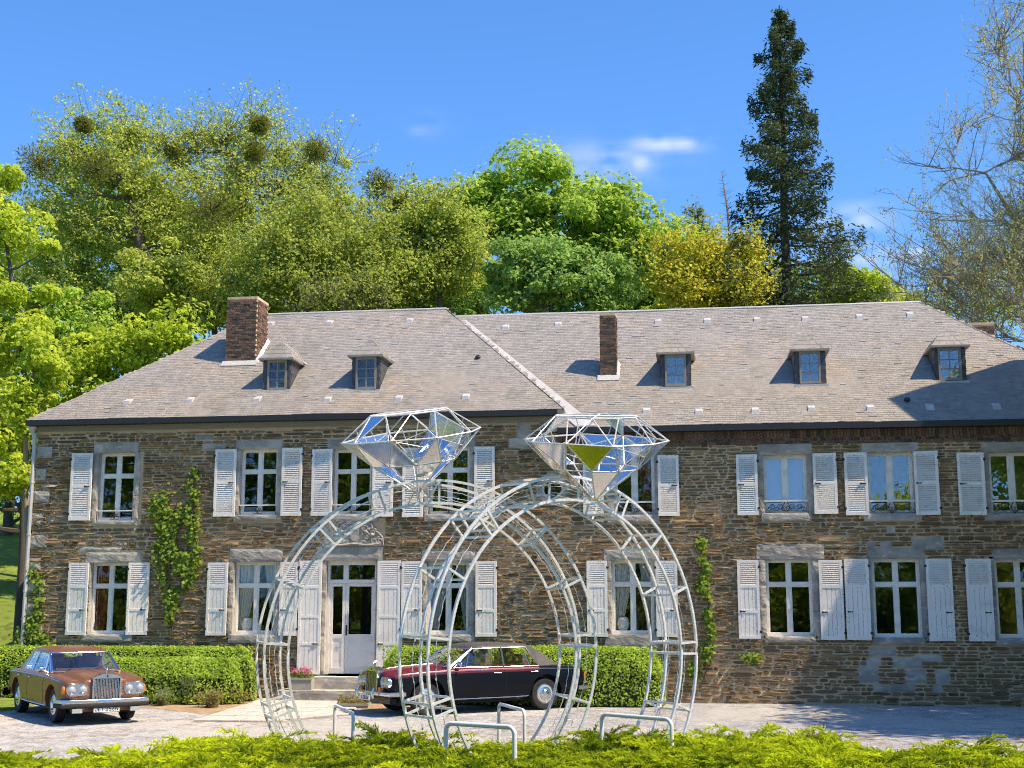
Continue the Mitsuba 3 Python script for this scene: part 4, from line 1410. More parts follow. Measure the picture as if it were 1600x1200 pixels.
    for s in (-1, 1):
        A0, A1 = np.array([1.0, s * .735, 1.0]), np.array([.40, s * .635, 1.405])
        B0, B1 = np.array([-.34, s * .80, .99]), np.array([-.34, s * .65, 1.41])
        C0, C1 = np.array([-1.26, s * .80, .99]), np.array([-1.00, s * .65, 1.41])
        add('windscreen_pillar', MB().tube([A0, A1], .028, 6), 'chrome', 40)
        add('door_pillar', MB().tube([B0, B1], .030, 4), 'chrome')
        # broad rear quarter
        P_ = np.array([C0, (-1.86, s * .72, 1.0), (-1.30, s * .60, 1.36), (-1.18, s * .60, 1.43), C1])
        Q_ = P_ - [0, s * .05, 0]
        m = MB()
        m.add(np.vstack([P_, Q_]), [[0, 1, 2], [0, 2, 3], [0, 3, 4], [5, 7, 6], [5, 8, 7], [5, 9, 8]] + [x for i_ in range(5) for x in ([i_, 5 + i_, (i_ + 1) % 5], [(i_ + 1) % 5, 5 + i_, 5 + (i_ + 1) % 5])])
        add('rear_quarter', m, roofmat)
        # side glass
        D0, D1 = np.array([.92, s * .765, 1.0]), np.array([.42, s * .645, 1.395])
        for nm, qd in (('front_side_window', (D0, B0 + [.03, 0, 0], B1 + [.03, 0, -.01], D1)), ('rear_side_window', (B0 - [.03, 0, 0], C0, C1 - [0, 0, .01], B1 - [.03, 0, .01]))):
            add(nm, (np.array(qd), np.array([[0, 1, 2], [0, 2, 3]])), 'car_glass')
        add('window_trim', MB().tube([D0, D1, B1 + [.03, s * .005, 0]], .012, 5).tube([B1 - [.03, 0, 0], C1, C0], .012, 5).tube([D0, B0, C0], .012, 5), 'chrome', 40)
        add('quarter_light_bar', MB().tube([(.62, s * .785, 1.0), (.50, s * .69, 1.33)], .011, 5).tube([(-1.03, s * .80, 1.0), (-.93, s * .67, 1.38)], .010, 5), 'chrome', 40)
    # windscreen and rear window, gently curved
    for nm, x0, x1, z0, z1, w0, w1, bul in (('windscreen', 1.02, .43, 1.02, 1.40, .72, .63, .10), ('rear_window', -1.80, -1.20, 1.02, 1.39, .66, .56, -.08)):
        uu, vv = np.meshgrid(np.linspace(-1, 1, 13), np.linspace(0, 1, 5), indexing='ij')
        X = x0 + (x1 - x0) * vv + bul * (1 - uu ** 2)
        g = np.stack([X, uu * (w0 + (w1 - w0) * vv), z0 + (z1 - z0) * vv], -1).reshape(-1, 3)
        ii, jj = np.meshgrid(np.arange(12), np.arange(4), indexing='ij')
        qq = np.stack([ii * 5 + jj, (ii + 1) * 5 + jj, (ii + 1) * 5 + jj + 1, ii * 5 + jj + 1], -1).reshape(-1, 4)
        add(nm, (g, np.vstack([qq[:, [0, 1, 2]], qq[:, [0, 2, 3]]])), 'car_glass', True)
        G = g.reshape(13, 5, 3)
        add(nm + '_trim', MB().tube(np.vstack([G[:, 0], G[-1, 1:], G[::-1, -1][1:], G[0, ::-1][1:]]), .016, 6), 'chrome', 40)
    # inside: seats, wheel, dashboard
    m = MB()
    for y in (-.36, .36):
        m.box((-.05, y, 1.08), (.16, .52, .42)), m.box((-.05, y, 1.32), (.10, .26, .10))
    m.box((-1.02, 0, 1.06), (.2, 1.3, .34)), m.box((.92, 0, 1.03), (.16, 1.25, .10))
    add('seats', m, 'seat_leather')
    a = np.linspace(0, 2 * np.pi, 22)
    add('steering_wheel', MB().tube(np.stack([.62 + .07 * np.sin(a), -.36 + .19 * np.cos(a), 1.12 + .17 * np.sin(a)], 1), .012, 5), 'rubber', 40)
    # radiator grille with a gabled shell
    gw, gx0, gx1, gz0, gzt, gzp = .30, 2.40, 2.575, .49, .955, 1.03
    shell = np.array([(-gw, gz0), (gw, gz0), (gw, gzt), (.10, gzp), (-.10, gzp), (-gw, gzt)])
    hole = sg.Polygon([(-gw + .035, gz0 + .03), (gw - .035, gz0 + .03), (gw - .035, gzt - .02), (-gw + .035, gzt - .02)])
    e = trimesh.creation.extrude_polygon(sg.Polygon(shell).difference(hole), gx1 - gx0, engine='earcut')
    gv = np.stack([gx0 + e.vertices[:, 2], e.vertices[:, 0], e.vertices[:, 1]], 1)
    gk = add('grille', (gv, e.faces), 'chrome')
    for i_ in range(16):
        y = -gw + .06 + i_ * (2 * gw - .12) / 15
        mm = MB().box((gx1 - .05, y, (gz0 + gzt) / 2), (.06, .013, gzt - gz0 - .06))
        put(gk + '__vane', (W(mm.done()[0]), mm.done()[1]), 'chrome')
    mm = MB().box((gx1 - .12, 0, (gz0 + gzt) / 2), (.02, 2 * gw - .08, gzt - gz0 - .06))
    put(gk + '__core', (W(mm.done()[0]), mm.done()[1]), 'rubber')
    mm = MB().tube([(gx1 - .06, 0, gzp), (gx1 - .06, 0, gzp + .10)], [.022, .012], 8)
    for s in (-1, 1):
        mm.tube([(gx1 - .05, 0, gzp + .08), (gx1 - .10, s * .03, gzp + .13), (gx1 - .17, s * .055, gzp + .145)], [.012, .014, .003], 5)
    mm.tube([(gx1 - .06, 0, gzp + .10), (gx1 - .035, 0, gzp + .14)], [.014, .012], 6)
    put(gk + '__ornament', (W(mm.done()[0]), mm.done()[1]), 'chrome', 40)
    add('badge', MB().box((gx1 + .002, 0, gzt + .028), (.006, .035, .045)), 'seam')
    # lamps in pairs
    for s in (-1, 1):
        pl = sg.box(.485, .70, .71, .73).buffer(.105)
        e = trimesh.creation.extrude_polygon(pl, .05, engine='earcut')
        add('lamp_bezel', (np.stack([2.475 + e.vertices[:, 2], s * e.vertices[:, 0], e.vertices[:, 1]], 1), e.faces if s > 0 else e.faces[:, ::-1]), 'chrome')
        for y in (.485, .71):
            o = (2.50, s * y, .715)
            v_, f_ = lathe([(.100, -.05), (.100, .02), (.088, .032), (.082, .024)], 24, axis=(1, 0, 0), origin=o)
            hk_ = add('headlight', (v_, f_), 'chrome', 40)
            v_, f_ = lathe([(.083, .02), (.06, .042), (.03, .055), (0, .058)], 24, axis=(1, 0, 0), origin=o)
            put(hk_ + '__lens', (W(v_), f_), 'lamp_glass', 40)
        v_ = trimesh.creation.icosphere(2, 1.0)
        v_.apply_scale([.07, .055, .10])
        v_.apply_translation([2.36, s * .83, .70])
        if rubber_bumper:
            add('indicator', v_, 'amber', True)
        if not rubber_bumper:
            add('fog_lamp', (lambda q: (q[0], q[1]))(lathe([(.07, -.02), (.075, .03), (.05, .05), (0, .055)], 20, axis=(1, 0, 0), origin=(2.58, s * .50, .545))), 'amber', 40)
    # bumpers
    for sg_, xb in ((1, 2.60), (-1, -2.68)):
        y = np.linspace(-.86, .86, 21)
        bow = sg_ * (.06 * (1 - (y / .86) ** 2))
        path = np.stack([xb - sg_ * .06 + bow, y, np.full(21, .47)], 1)
        path = np.vstack([[[xb - sg_ * .42, -.925, .47]], path, [[xb - sg_ * .42, .925, .47]]])
        def bar(zc, hgt, dep, off):
            t = np.gradient(path, axis=0)
            t /= np.linalg.norm(t, axis=1, keepdims=True)
            nn = np.stack([t[:, 1], -t[:, 0], t[:, 2] * 0], 1) * sg_
            pr = np.array([(-dep, -hgt), (dep * .6, -hgt), (dep, -hgt * .6), (dep, hgt * .6), (dep * .6, hgt), (-dep, hgt)])
            vv_ = (path + nn * off)[:, None] + pr[None, :, 0, None] * nn[:, None] + pr[None, :, 1, None] * np.array([0, 0, 1.0]) + np.array([0, 0, zc - .47])
            kk = len(pr)
            ii, jj = np.meshgrid(np.arange(len(path) - 1), np.arange(kk), indexing='ij')
            j3 = (jj + 1) % kk
            qq = np.stack([ii * kk + jj, (ii + 1) * kk + jj, (ii + 1) * kk + j3, ii * kk + j3], -1).reshape(-1, 4)
            return vv_.reshape(-1, 3), np.vstack([qq[:, [0, 1, 2]], qq[:, [0, 2, 3]]])
        add('bumper', bar(.475, .045, .05, 0), 'chrome', 40)
        if rubber_bumper:
            add('bumper_rubber', bar(.395, .05, .06, 0), 'rubber', 40)
        elif sg_ > 0:
            for s in (-1, 1):
                add('overrider', MB().tube([(2.70, s * .40, .38), (2.73, s * .40, .48), (2.69, s * .40, .60)], [.03, .035, .022], 8), 'chrome', 40)
        else:
            pass
    add('valance', MB().box((2.34, 0, .33), (.16, 1.30, .14)), lower)
    pz, px_ = (.315, 2.62) if rubber_bumper else (.385, 2.72)
    pk = add('number_plate', MB().box((px_, 0, pz), (.012, .54, .115)), 'plate_white' if not rubber_bumper else 'plate_white')
    tmx = meshkit.text_mesh(plate_text, .075, .004, bold=True)
    tv = tmx.vertices - [tmx.bounds[:, 0].mean(), tmx.bounds[:, 1].mean(), 0]
    sc = min(1, .50 / np.ptp(tv[:, 0]))
    put(pk + '__lettering', (W(np.stack([px_ + .006 + tv[:, 2], tv[:, 0] * sc, pz + tv[:, 1]], 1)), tmx.faces), 'seam')
    if rubber_bumper:
        for s in (-1, 1):
            add('fog_lamp', MB().box((2.60, s * .60, .30), (.04, .20, .09)), 'lamp_glass')
    for s in (-1, 1):
        add('tail_light', MB().box((-2.585, s * .70, .72), (.04, .12, .18)), 'amber')
    # trim: seams, waist line, sills, handles, mirror, wipers
    for s in (-1, 1):
        m = MB()
        for x_, z0_ in ((1.0, .30), (-.34, .30), (-1.28, .72)):
            zz = np.linspace(z0_, .975, 12)
            yy = []
            for z_ in zz:
                r = ringpts(x_)[3:12]
                yy.append(np.interp(z_, r[:, 1], r[:, 0]) + .0015)
            m.tube(np.stack([np.full(12, x_), s * np.array(yy), zz], 1), .0045, 4)
        add('door_seams', m, 'seam')
        xx = np.linspace(-2.35, 2.2, 30)
        add('waist_strip', MB().tube(np.stack([xx, [s * (ringpts(x_)[7][0] + .004) for x_ in xx], [ringpts(x_)[7][1] for x_ in xx]], 1), .008, 5), 'chrome', 40)
        xx = np.linspace(-.95, 1.15, 10)
        add('sill_strip', MB().tube(np.stack([xx, [s * (PW(x_) * .955 + .004) for x_ in xx], [PB(x_) + .065 for x_ in xx]], 1), .014, 5), 'chrome', 40)
        for x_ in (-.12, -1.08):
            add('door_handle', MB().tube([(x_ + .09, s * .93, .87), (x_ - .09, s * .935, .87)], .013, 6), 'chrome', 40)
        if s == mirror_side:
          mk = add('door_mirror', MB().tube([(.88, s * .78, 1.0), (.86, s * .87, 1.05)], .013, 6), 'chrome', 40)
          mm = trimesh.creation.icosphere(2, 1.0)
          mm.apply_scale([.05, .10, .065])
          mm.apply_translation([.87, s * .94, 1.075])
          put(mk + '__shell', (W(mm.vertices), mm.faces), 'chrome', True)
        add('wiper', MB().tube([(1.06, s * .30 - .12, 1.045), (.86, s * .30 + .28, 1.19)], .008, 4), 'rubber')
    add('hood_seam', MB().tube([(gx0, 0, ringpts(gx0)[-1][1] + .008)] + [(x_, 0, PC(x_) + .009) for x_ in (2.2, 1.8, 1.4, 1.05)], .007, 5), 'chrome', 40)
    add('underbody', MB().box((.1, 0, .29), (4.2, 1.2, .16)), 'seam')
    return key


NEVER = lambda x, y: np.full_like(x, 9.0)
car('brown metallic vintage saloon car parked by the hedge, its radiator grille facing the junipers', (.56, -.83), (-10.28, 30.7), 'brown_paint', 'brown_paint', 'brown_paint', NEVER, 'JET 356N', True, -1)


def two_tone(x, y):
    t = np.clip((x + 1.2) / .25, 0, 1)
    side = np.where(np.abs(y) > .62, .915, .60)
    return np.where(x > 2.40, .83, np.where(x < -1.25, 9.0, PF(np.clip(x, -2.6, 2.5)) - .105))


car('black and burgundy vintage saloon car with dark vinyl roof parked behind the rings', (-.86, -.51), (-.95, 32.2), 'burgundy_paint', 'black_paint', 'vinyl', two_tone, 'C EBO4', False, 1, 1.065)
# ------------------------------------------------------------------ low planting: junipers, hedges, shrubs, climbers, pots
def blades(pos, nrm, size, g, aspect=.62, fold=.18, droop=0.0, up=None):
    """leaf-shaped folded faces at pos, facing nrm (jittered); returns vertices and faces"""
    n = len(pos)
    nn = nrm + 0
    nn /= np.linalg.norm(nn, axis=1, keepdims=True) + 1e-9
    t = g.normal(size=(n, 3)) if up is None else up + g.normal(0, .35, (n, 3))
    t -= nn * (t * nn).sum(1, keepdims=True)
    t /= np.linalg.norm(t, axis=1, keepdims=True) + 1e-9
    b = np.cross(nn, t)
    s = np.broadcast_to(size, (n,))[:, None]
    v = np.stack([pos - t * s * .5, pos + b * s * aspect * .5 - nn * s * fold, pos + t * s * .5 - np.array([0, 0, 1.0]) * s * droop, pos - b * s * aspect * .5 - nn * s * fold], 1)
    f = np.array([[0, 1, 2], [0, 2, 3]])
    return v.reshape(-1, 3), (f[None] + np.arange(n)[:, None, None] * 4).reshape(-1, 3)


def unit(g, n):
    v = g.normal(size=(n, 3))
    return v / np.linalg.norm(v, axis=1, keepdims=True)


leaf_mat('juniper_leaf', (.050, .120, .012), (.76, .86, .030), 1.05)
leaf_mat('box_leaf', (.18, .31, .035), (.70, .88, .14), .75, .42)
leaf_mat('shrub_leaf', (.16, .21, .08), (.42, .50, .20), .9)
leaf_mat('rose_leaf', (.22, .15, .06), (.42, .42, .14), .9)
leaf_mat('ivy_leaf', (.09, .16, .02), (.38, .50, .09), .9)
leaf_mat('flower', (.55, .06, .20), (.75, .28, .42), .9)
mat('twig', (.10, .075, .05), .9)
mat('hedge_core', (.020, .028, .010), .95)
mat('pot', lambda p, n, uv: mix((.26, .245, .215), (.36, .34, .30), fbm(p.x * 9, p.y * 9, p.z * 9, 3)), .9)

# spreading junipers: arching sprays of scale leaves, seen as one mass
g = np.random.default_rng(41)


def back_edge(x):
    return np.interp(x, [-12, -8.6, -6.5, -3.6, -1.6, 0, 3, 5.5, 8, 10], [15.9, 17.0, 18.9, 20.9, 21.0, 21.2, 21.3, 20.3, 19.2, 18.6])


n = 9000
x = g.uniform(-9.5, 9.5, n)
yb = back_edge(x)
y = 14.2 + (yb - 14.2 - .25) * g.random(n) ** .85
hmap = .20 + .66 * meshkit.fbm(np.stack([x * 1.1, y * 1.1, x * 0], -1), 3, 5)
edge = np.clip((yb - y) / 1.2, 0.25, 1)
gapx = np.exp(-((x + 1.0) / .9) ** 2 - ((y - 18.4) / 1.0) ** 2)      # the bare gravelly gap near the front ring
keep = g.random(n) > gapx * .93
x, y, hmap, edge = x[keep], y[keep], hmap[keep], edge[keep]
n = len(x)
az = g.uniform(0, 2 * np.pi, n)
L = g.uniform(.40, .85, n)
tall = (g.random(n) < .001) & (x > -2)
rise = np.where(tall, g.uniform(.7, .95, n), g.uniform(.10, .58, n))
K = 20
s = np.linspace(0, 1, K)
clump = meshkit.fbm(np.stack([x * .75 + 9, y * .75, x * 0 + 2], -1), 2, 8)
V, Fa, UV = [], [], []
d2 = np.stack([np.cos(az), np.sin(az), 0 * az], -1)
base = np.stack([x, y, hmap * edge * g.uniform(.35, 1.0, n)], -1)
spine = base[:, None] + d2[:, None] * (L[:, None] * s[None] * np.sqrt(1 - np.minimum(rise, .98) ** 2)[:, None])[..., None] + np.array([0, 0, 1.0]) * ((L * rise)[:, None] * (s - .55 * s ** 2.4 * (1 - tall[:, None]))[...])[..., None]
tan = np.gradient(spine, axis=1)
tan /= np.linalg.norm(tan, axis=2, keepdims=True)
side = np.cross(tan, [0, 0, 1.0])
side /= np.linalg.norm(side, axis=2, keepdims=True) + 1e-6
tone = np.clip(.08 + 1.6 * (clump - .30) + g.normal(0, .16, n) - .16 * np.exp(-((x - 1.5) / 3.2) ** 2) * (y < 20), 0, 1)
for sg_ in (-1, 1):
    for lay in range(2):
        p0 = spine[:, 2:].reshape(-1, 3)
        m = len(p0)
        a = (side[:, 2:] * sg_ * g.uniform(.5, 1.1, (n, K - 2, 1)) + tan[:, 2:] * .75 + g.normal(0, .30, (n, K - 2, 3)) + [0, 0, .15]).reshape(-1, 3)
        a /= np.linalg.norm(a, axis=1, keepdims=True)
        ln = (np.repeat(L, K - 2) * .24 * (1.1 - .75 * np.tile(s[2:], n)) * g.uniform(.7, 1.2, m))[:, None]
        w = np.cross(a, unit(g, m))
        w /= np.linalg.norm(w, axis=1, keepdims=True) + 1e-6
        wd = .0115
        v = np.stack([p0, p0 + a * ln * .5 + w * wd, p0 + a * ln, p0 + a * ln * .5 - w * wd], 1)
        V.append(v.reshape(-1, 3))
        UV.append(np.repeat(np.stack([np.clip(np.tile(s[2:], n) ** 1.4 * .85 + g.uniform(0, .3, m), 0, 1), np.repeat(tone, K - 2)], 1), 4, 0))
V = np.vstack(V)
q = np.arange(len(V) // 4)[:, None, None] * 4 + np.array([[0, 1, 2], [0, 2, 3]])[None]
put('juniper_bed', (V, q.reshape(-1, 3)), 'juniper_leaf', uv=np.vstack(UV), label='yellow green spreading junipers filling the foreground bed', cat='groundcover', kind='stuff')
stm = MB()
for i in np.nonzero(g.random(n) < .16)[0]:
    stm.tube(spine[i, ::4], np.linspace(.008, .003, len(spine[i, ::4])), 3, caps=False)
stm.put('juniper_bed__stems', 'twig', kind='stuff')
xx, yy = np.meshgrid(np.linspace(-13, 13, 66), np.linspace(0, 1, 24), indexing='ij')
yw = 11 + (back_edge(xx) + .15 - 11) * yy
hz = (.0 + .42 * meshkit.fbm(np.stack([xx * 1.1, yw * 1.1, xx * 0], -1), 3, 5)) * np.clip((1 - yy) * 8, 0, 1) * (1 - np.exp(-((xx + 1.0) / 1.0) ** 2 - ((yw - 18.4) / 1.1) ** 2)) + .012
v = np.stack([xx, yw, hz], -1).reshape(-1, 3)
i, j = np.meshgrid(np.arange(65), np.arange(23), indexing='ij')
qq = np.stack([i * 24 + j, (i + 1) * 24 + j, (i + 1) * 24 + j + 1, i * 24 + j + 1], -1).reshape(-1, 4)
mat('bed_soil', lambda p, n, uv: mix((.035, .045, .012), (.10, .085, .05), fbm(p.x * 5, p.y * 5, 0, 3)), .95)
put('juniper_soil', (v, np.vstack([qq[:, [0, 1, 2]], qq[:, [0, 2, 3]]])), 'bed_soil', smooth=True, kind='structure')


def hedge(label, rings_uv, height, seed, n):
    """a clipped hedge with rounded shoulders over a footprint polygon (world xy)"""
    g = np.random.default_rng(seed)
    key = thing('box_hedge', label, 'hedge', 'clipped box hedges before the house')
    P = sg.Polygon(rings_uv).buffer(.35).buffer(-.35)
    lv = [(.0, .06), (.0, height * .40), (.16, height * .70), (.36, height * .87), (.60, height * .96)]
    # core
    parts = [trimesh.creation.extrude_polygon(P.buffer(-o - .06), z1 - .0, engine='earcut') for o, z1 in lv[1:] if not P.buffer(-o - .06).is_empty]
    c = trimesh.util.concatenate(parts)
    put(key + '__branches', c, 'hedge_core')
    pos, nrm = [], []
    per = np.array(P.exterior.length)
    m = int(n * .55)
    t = g.random(m) * float(per)
    pts = shapely.get_coordinates(shapely.line_interpolate_point(P.exterior, t))
    nx = shapely.get_coordinates(shapely.line_interpolate_point(P.exterior, np.mod(t + .01, float(per))))
    dd = nx - pts
    ccw = 1 if P.exterior.is_ccw else -1
    on = np.stack([dd[:, 1], -dd[:, 0]], 1) * ccw
    on /= np.linalg.norm(on, axis=1, keepdims=True) + 1e-9
    z = g.uniform(.04, height * .97, m)
    ins = np.interp(z / height, [0, .05, .55, .8, .94, 1], [.05, 0, .04, .20, .38, .65])
    bump = .05 * (meshkit.fbm(np.stack([pts[:, 0] * 2.2, pts[:, 1] * 2.2, z * 2.2], -1), 3, seed) - .5)
    q = pts - on * (ins - bump - g.normal(0, .018, m))[:, None]
    pos.append(np.column_stack([q, z]))
    nrm.append(np.column_stack([on, np.interp(z / height, [0, .6, 1], [.1, .15, 1.6])]))
    m2 = n - m
    x0, y0, x1, y1 = P.bounds
    xy = np.column_stack([g.uniform(x0, x1, m2 * 3), g.uniform(y0, y1, m2 * 3)])
    xy = xy[shapely.contains_xy(P, xy[:, 0], xy[:, 1])][:m2]
    dist = shapely.distance(P.exterior, shapely.points(xy))
    zt = height * np.interp(dist, [0, .15, .35, .62, 1], [.56, .74, .90, .99, 1.03]) + .05 * (meshkit.fbm(np.column_stack([xy * 1.6, xy[:, 0] * 0]), 3, seed + 1) - .5) + g.normal(0, .015, len(xy))
    pos.append(np.column_stack([xy, zt]))
    nrm.append(np.tile([0, 0, 1.0], (len(xy), 1)))
    pos, nrm = np.vstack(pos), np.vstack(nrm)
    nrm = nrm / np.linalg.norm(nrm, axis=1, keepdims=True) + g.normal(0, .55, nrm.shape)
    v, f = blades(pos, nrm, g.uniform(.045, .085, len(pos)), g, .62)
    tn = meshkit.fbm(pos * 1.6, 3, seed + 3)
    put(key + '__leaves', (v, f), 'box_leaf', uv=np.repeat(np.column_stack([g.random(len(pos)), np.clip(tn * 1.5 - .3, 0, 1)]), 4, 0), kind='stuff')


def hp(u, d):
    return tuple(H2W(u, d, 0)[:2])


def upx(px, d, z=.6):
    """house u at depth d under pixel column px"""
    return W2H(hit(px, 1040, P0 + IN * d, IN))[0]


def hpoly(pts):
    return [hp(upx(px, d), d) for px, d in pts]


hedge('long clipped box hedge behind the brown car, running along the wall to the first ring', hpoly([(-120, -1.4), (150, -1.5), (330, -1.5), (394, -1.3), (404, -.9), (380, -.5), (-120, -.5)]), 1.48, 51, 26000)
hedge('rounded clipped box hedge in front of the long one, right beside the brown car', hpoly([(150, -2.5), (300, -2.55), (352, -2.4), (380, -2.05), (372, -1.7), (320, -1.5), (150, -1.6)]), 1.22, 52, 14000)
hedge('clipped box hedge behind the black car, ending near the ring foot', hpoly([(596, -1.5), (640, -1.6), (860, -1.75), (1000, -1.7), (1034, -1.4), (1040, -1.0), (1000, -.55), (600, -.6)]), 1.52, 53, 26000)


def shrub(name, label, px, py, r, h, seed, n, bs, cat='shrub', group=None, size=.07, stems=14, base=None, flowers=0):
    g = np.random.default_rng(seed)
    c = gnd(px, py) if base is None else np.asarray(base, float)
    key = thing(name, label, cat, group)
    m = MB()
    tips = []
    for k in range(stems):
        a, rr = g.uniform(0, 2 * np.pi), r * math.sqrt(g.random())
        t = c + np.array([rr * math.cos(a), rr * math.sin(a), h * g.uniform(.55, 1.0)])
        m.tube(smoothpath([c + [rr * .2 * math.cos(a), rr * .2 * math.sin(a), -.02], (c + t) / 2 + g.normal(0, .03, 3), t], 6), [.008] * 6 + [.003] if False else .006, 4)
        tips.append(t)
    m.put(key + '__stems', 'twig')
    tips = np.array(tips)
    i = g.integers(0, len(tips), n)
    f_ = g.uniform(.3, 1.02, n)[:, None]
    pos = c + (tips[i] - c) * f_ + g.normal(0, .055 * max(1, r / .35), (n, 3))
    pos[:, 2] = np.abs(pos[:, 2] - c[2]) + c[2] + .015
    v, f = blades(pos, unit(g, n) + [0, 0, .6], g.uniform(.6, 1.2, n) * size, g, .5)
    put(key + '__leaves', (v, f), bs, uv=np.repeat(np.column_stack([g.random(n), g.random(n) * .5 + .5 * (pos[:, 2] - c[2]) / h]), 4, 0), kind='stuff')
    if flowers:
        j = g.integers(0, len(tips), flowers)
        pos = tips[j] + g.normal(0, .05, (flowers, 3)) + [0, 0, .04]
        v, f = blades(pos, unit(g, flowers) + [0, -.8, .6], .07, g, .9)
        put(key + '__flowers', (v, f), 'flower', uv=np.repeat(g.random((flowers, 2)), 4, 0), kind='stuff')
    return key


shrub('small_shrub', 'small grey green shrub right beside the brown car front wheel', 255, 1103, .26, .42, 61, 700, 'shrub_leaf')
shrub('small_shrub', 'taller leafy shrub standing in the bed before the rounded hedge', 297, 1101, .30, .70, 62, 900, 'shrub_leaf')
shrub('rose_bush', 'low reddish leaved rose bush in the bed before the rounded hedge', 332, 1106, .46, .40, 63, 900, 'rose_leaf')
shrub('rose_bush', 'low rose bush at the end of the bed, next to the pale stone block', 366, 1100, .40, .36, 64, 800, 'rose_leaf')
shrub('small_shrub', 'shrub with drying flower heads behind the rear wheel of the brown car', 3, 1092, .35, .42, 65, 700, 'rose_leaf')
shrub('small_shrub', 'leafy shrub growing at the end of the hedge behind the black car', 1052, 1072, .35, .72, 66, 1200, 'ivy_leaf', size=.09)
# pale block ending the bed, flower trough on the steps, planter by the black car
key = thing('stone_block', 'pale square kerb stone at the end of the rose bed', 'stone')
c = gnd(389, 1092)
m = m3.Manifold.cube([.36, .36, .24], True).translate((0, 0, .12))
put(key + '__stone', (np.array((q := m.to_mesh()).vert_properties[:, :3]) + c, np.array(q.tri_verts)), 'pot')


def trough(label, c, w, d, h, seed, bs, flowers, leafn):
    key = thing('flower_trough', label, 'planter')
    m = MB()
    R_ = np.stack([E, IN, [0, 0, 1.0]], 1)
    for (cc, sz) in (((0, -d / 2 + .02, h / 2), (w, .04, h)), ((0, d / 2 - .02, h / 2), (w, .04, h)), ((-w / 2 + .02, 0, h / 2), (.04, d - .08, h)), ((w / 2 - .02, 0, h / 2), (.04, d - .08, h)), ((0, 0, h - .06), (w - .08, d - .08, .04))):
        m.box(c + R_ @ np.array(cc), sz, R_)
    m.box(c + R_ @ np.array([0, -d / 2 - .006, h - .03]), (w + .03, .03, .05), R_)
    m.put(key + '__box', 'pot')
    g = np.random.default_rng(seed)
    n = leafn
    pos = c + (np.column_stack([g.uniform(-w / 2, w / 2, n), g.uniform(-d / 2, d / 2, n), h + np.abs(g.normal(0, .09, n)) - .03])) @ R_.T
    v, f = blades(pos, unit(g, n) + [0, 0, .7], g.uniform(.05, .10, n), g, .6)
    put(key + '__leaves', (v, f), bs, uv=np.repeat(g.random((n, 2)), 4, 0), kind='stuff')
    if flowers:
        n = flowers
        pos = c + (np.column_stack([g.uniform(-w / 2, w / 2, n), g.uniform(-d / 2, d / 2, n), h + .16 + g.normal(0, .05, n)])) @ R_.T
        v, f = blades(pos, unit(g, n) * .7 + [0, -1, .6], g.uniform(.05, .08, n), g, .95)
        put(key + '__flowers', (v, f), 'flower', uv=np.repeat(g.random((n, 2)), 4, 0), kind='stuff')


c1 = H2W(upx(472, -.75), -.75, rect(452, 600, 1060, 1070)[2] * 0 + ZD * .45)
trough('grey trough of pink flowers standing on the door steps', c1, .62, .30, .32, 71, 'ivy_leaf', 90, 420)
c2 = gnd(553, 1106)
trough('pale planter of yellow green foliage standing before the radiator of the black car', c2, .8, .34, .12, 72, 'rose_leaf', 0, 420)

# climbers on the wall
def climber(label, blobs, n, seed, roots, size=.12, tone=0.0):
    g = np.random.default_rng(seed)
    key = thing('climbing_plant', label, 'climber')
    pos = []
    W_ = np.array([b[2] * b[3] * b[4] for b in blobs], float)
    for b, w in zip(blobs, W_ / W_.sum()):
        k = int(n * w * 1.5)
        px, py = b[0] + g.normal(0, b[2] * .5, k), b[1] + g.normal(0, b[3] * .5, k)
        for x_, y_ in zip(px, py):
            pos.append((*F(x_, y_, -.08), 0))
    pos = np.array(pos)
    clus = meshkit.fbm(np.column_stack([pos[:, 0] * 3.2, pos[:, 1] * 3.2, pos[:, 0] * 0]), 3, seed)
    pos = pos[clus > .37]
    n = len(pos)
    w = H2W(pos[:, 0], -.05 - np.abs(g.normal(0, .07, n)), np.maximum(pos[:, 1], .05))
    nr = -IN[None] + unit(g, n) * .6 + [0, 0, .5]
    v, f = blades(w, nr, g.uniform(.6, 1.25, n) * size, g, .85, .10)
    put(key + '__leaves', (v, f), 'ivy_leaf', uv=np.repeat(np.column_stack([g.random(n), np.clip(g.random(n) * .7 + tone + .2, 0, 1)]), 4, 0), kind='stuff')
    m = MB()
    for pts in roots:
        q = smoothpath([H2W(*F(x_, y_, -.06)[:1], -.07, F(x_, y_, -.06)[1]) for x_, y_ in pts], 14)
        m.tube(q + g.normal(0, .012, q.shape), np.linspace(.018, .006, len(q)), 5)
    m.put(key + '__stems', 'twig')


climber('broad ivy climbing the wall between the first two windows of the long facade', [(255, 800, 18, 28, 1), (262, 845, 20, 34, 1.3), (275, 890, 24, 26, 1.2), (268, 930, 12, 30, .8), (302, 770, 10, 30, .7), (276, 830, 18, 40, .8), (282, 870, 22, 26, .9), (298, 820, 12, 34, 1), (296, 868, 14, 26, 1), (285, 900, 20, 20, .8), (266, 965, 8, 16, .5), (305, 742, 5, 14, .5)], 3600, 81,
        [[(266, 1000), (266, 950), (262, 880), (258, 800), (254, 760)], [(268, 990), (280, 920), (296, 850), (304, 770), (306, 735)], [(262, 890), (285, 868), (310, 830)]])
climber('narrow ivy strand climbing the wall between the wings', [(1096, 850, 7, 9, 1), (1100, 885, 8, 18, 1), (1097, 920, 10, 18, 1), (1106, 955, 7, 22, 1), (1112, 985, 7, 12, .8)], 700, 82, [[(1112, 1000), (1108, 950), (1098, 900), (1096, 845)]], .115)
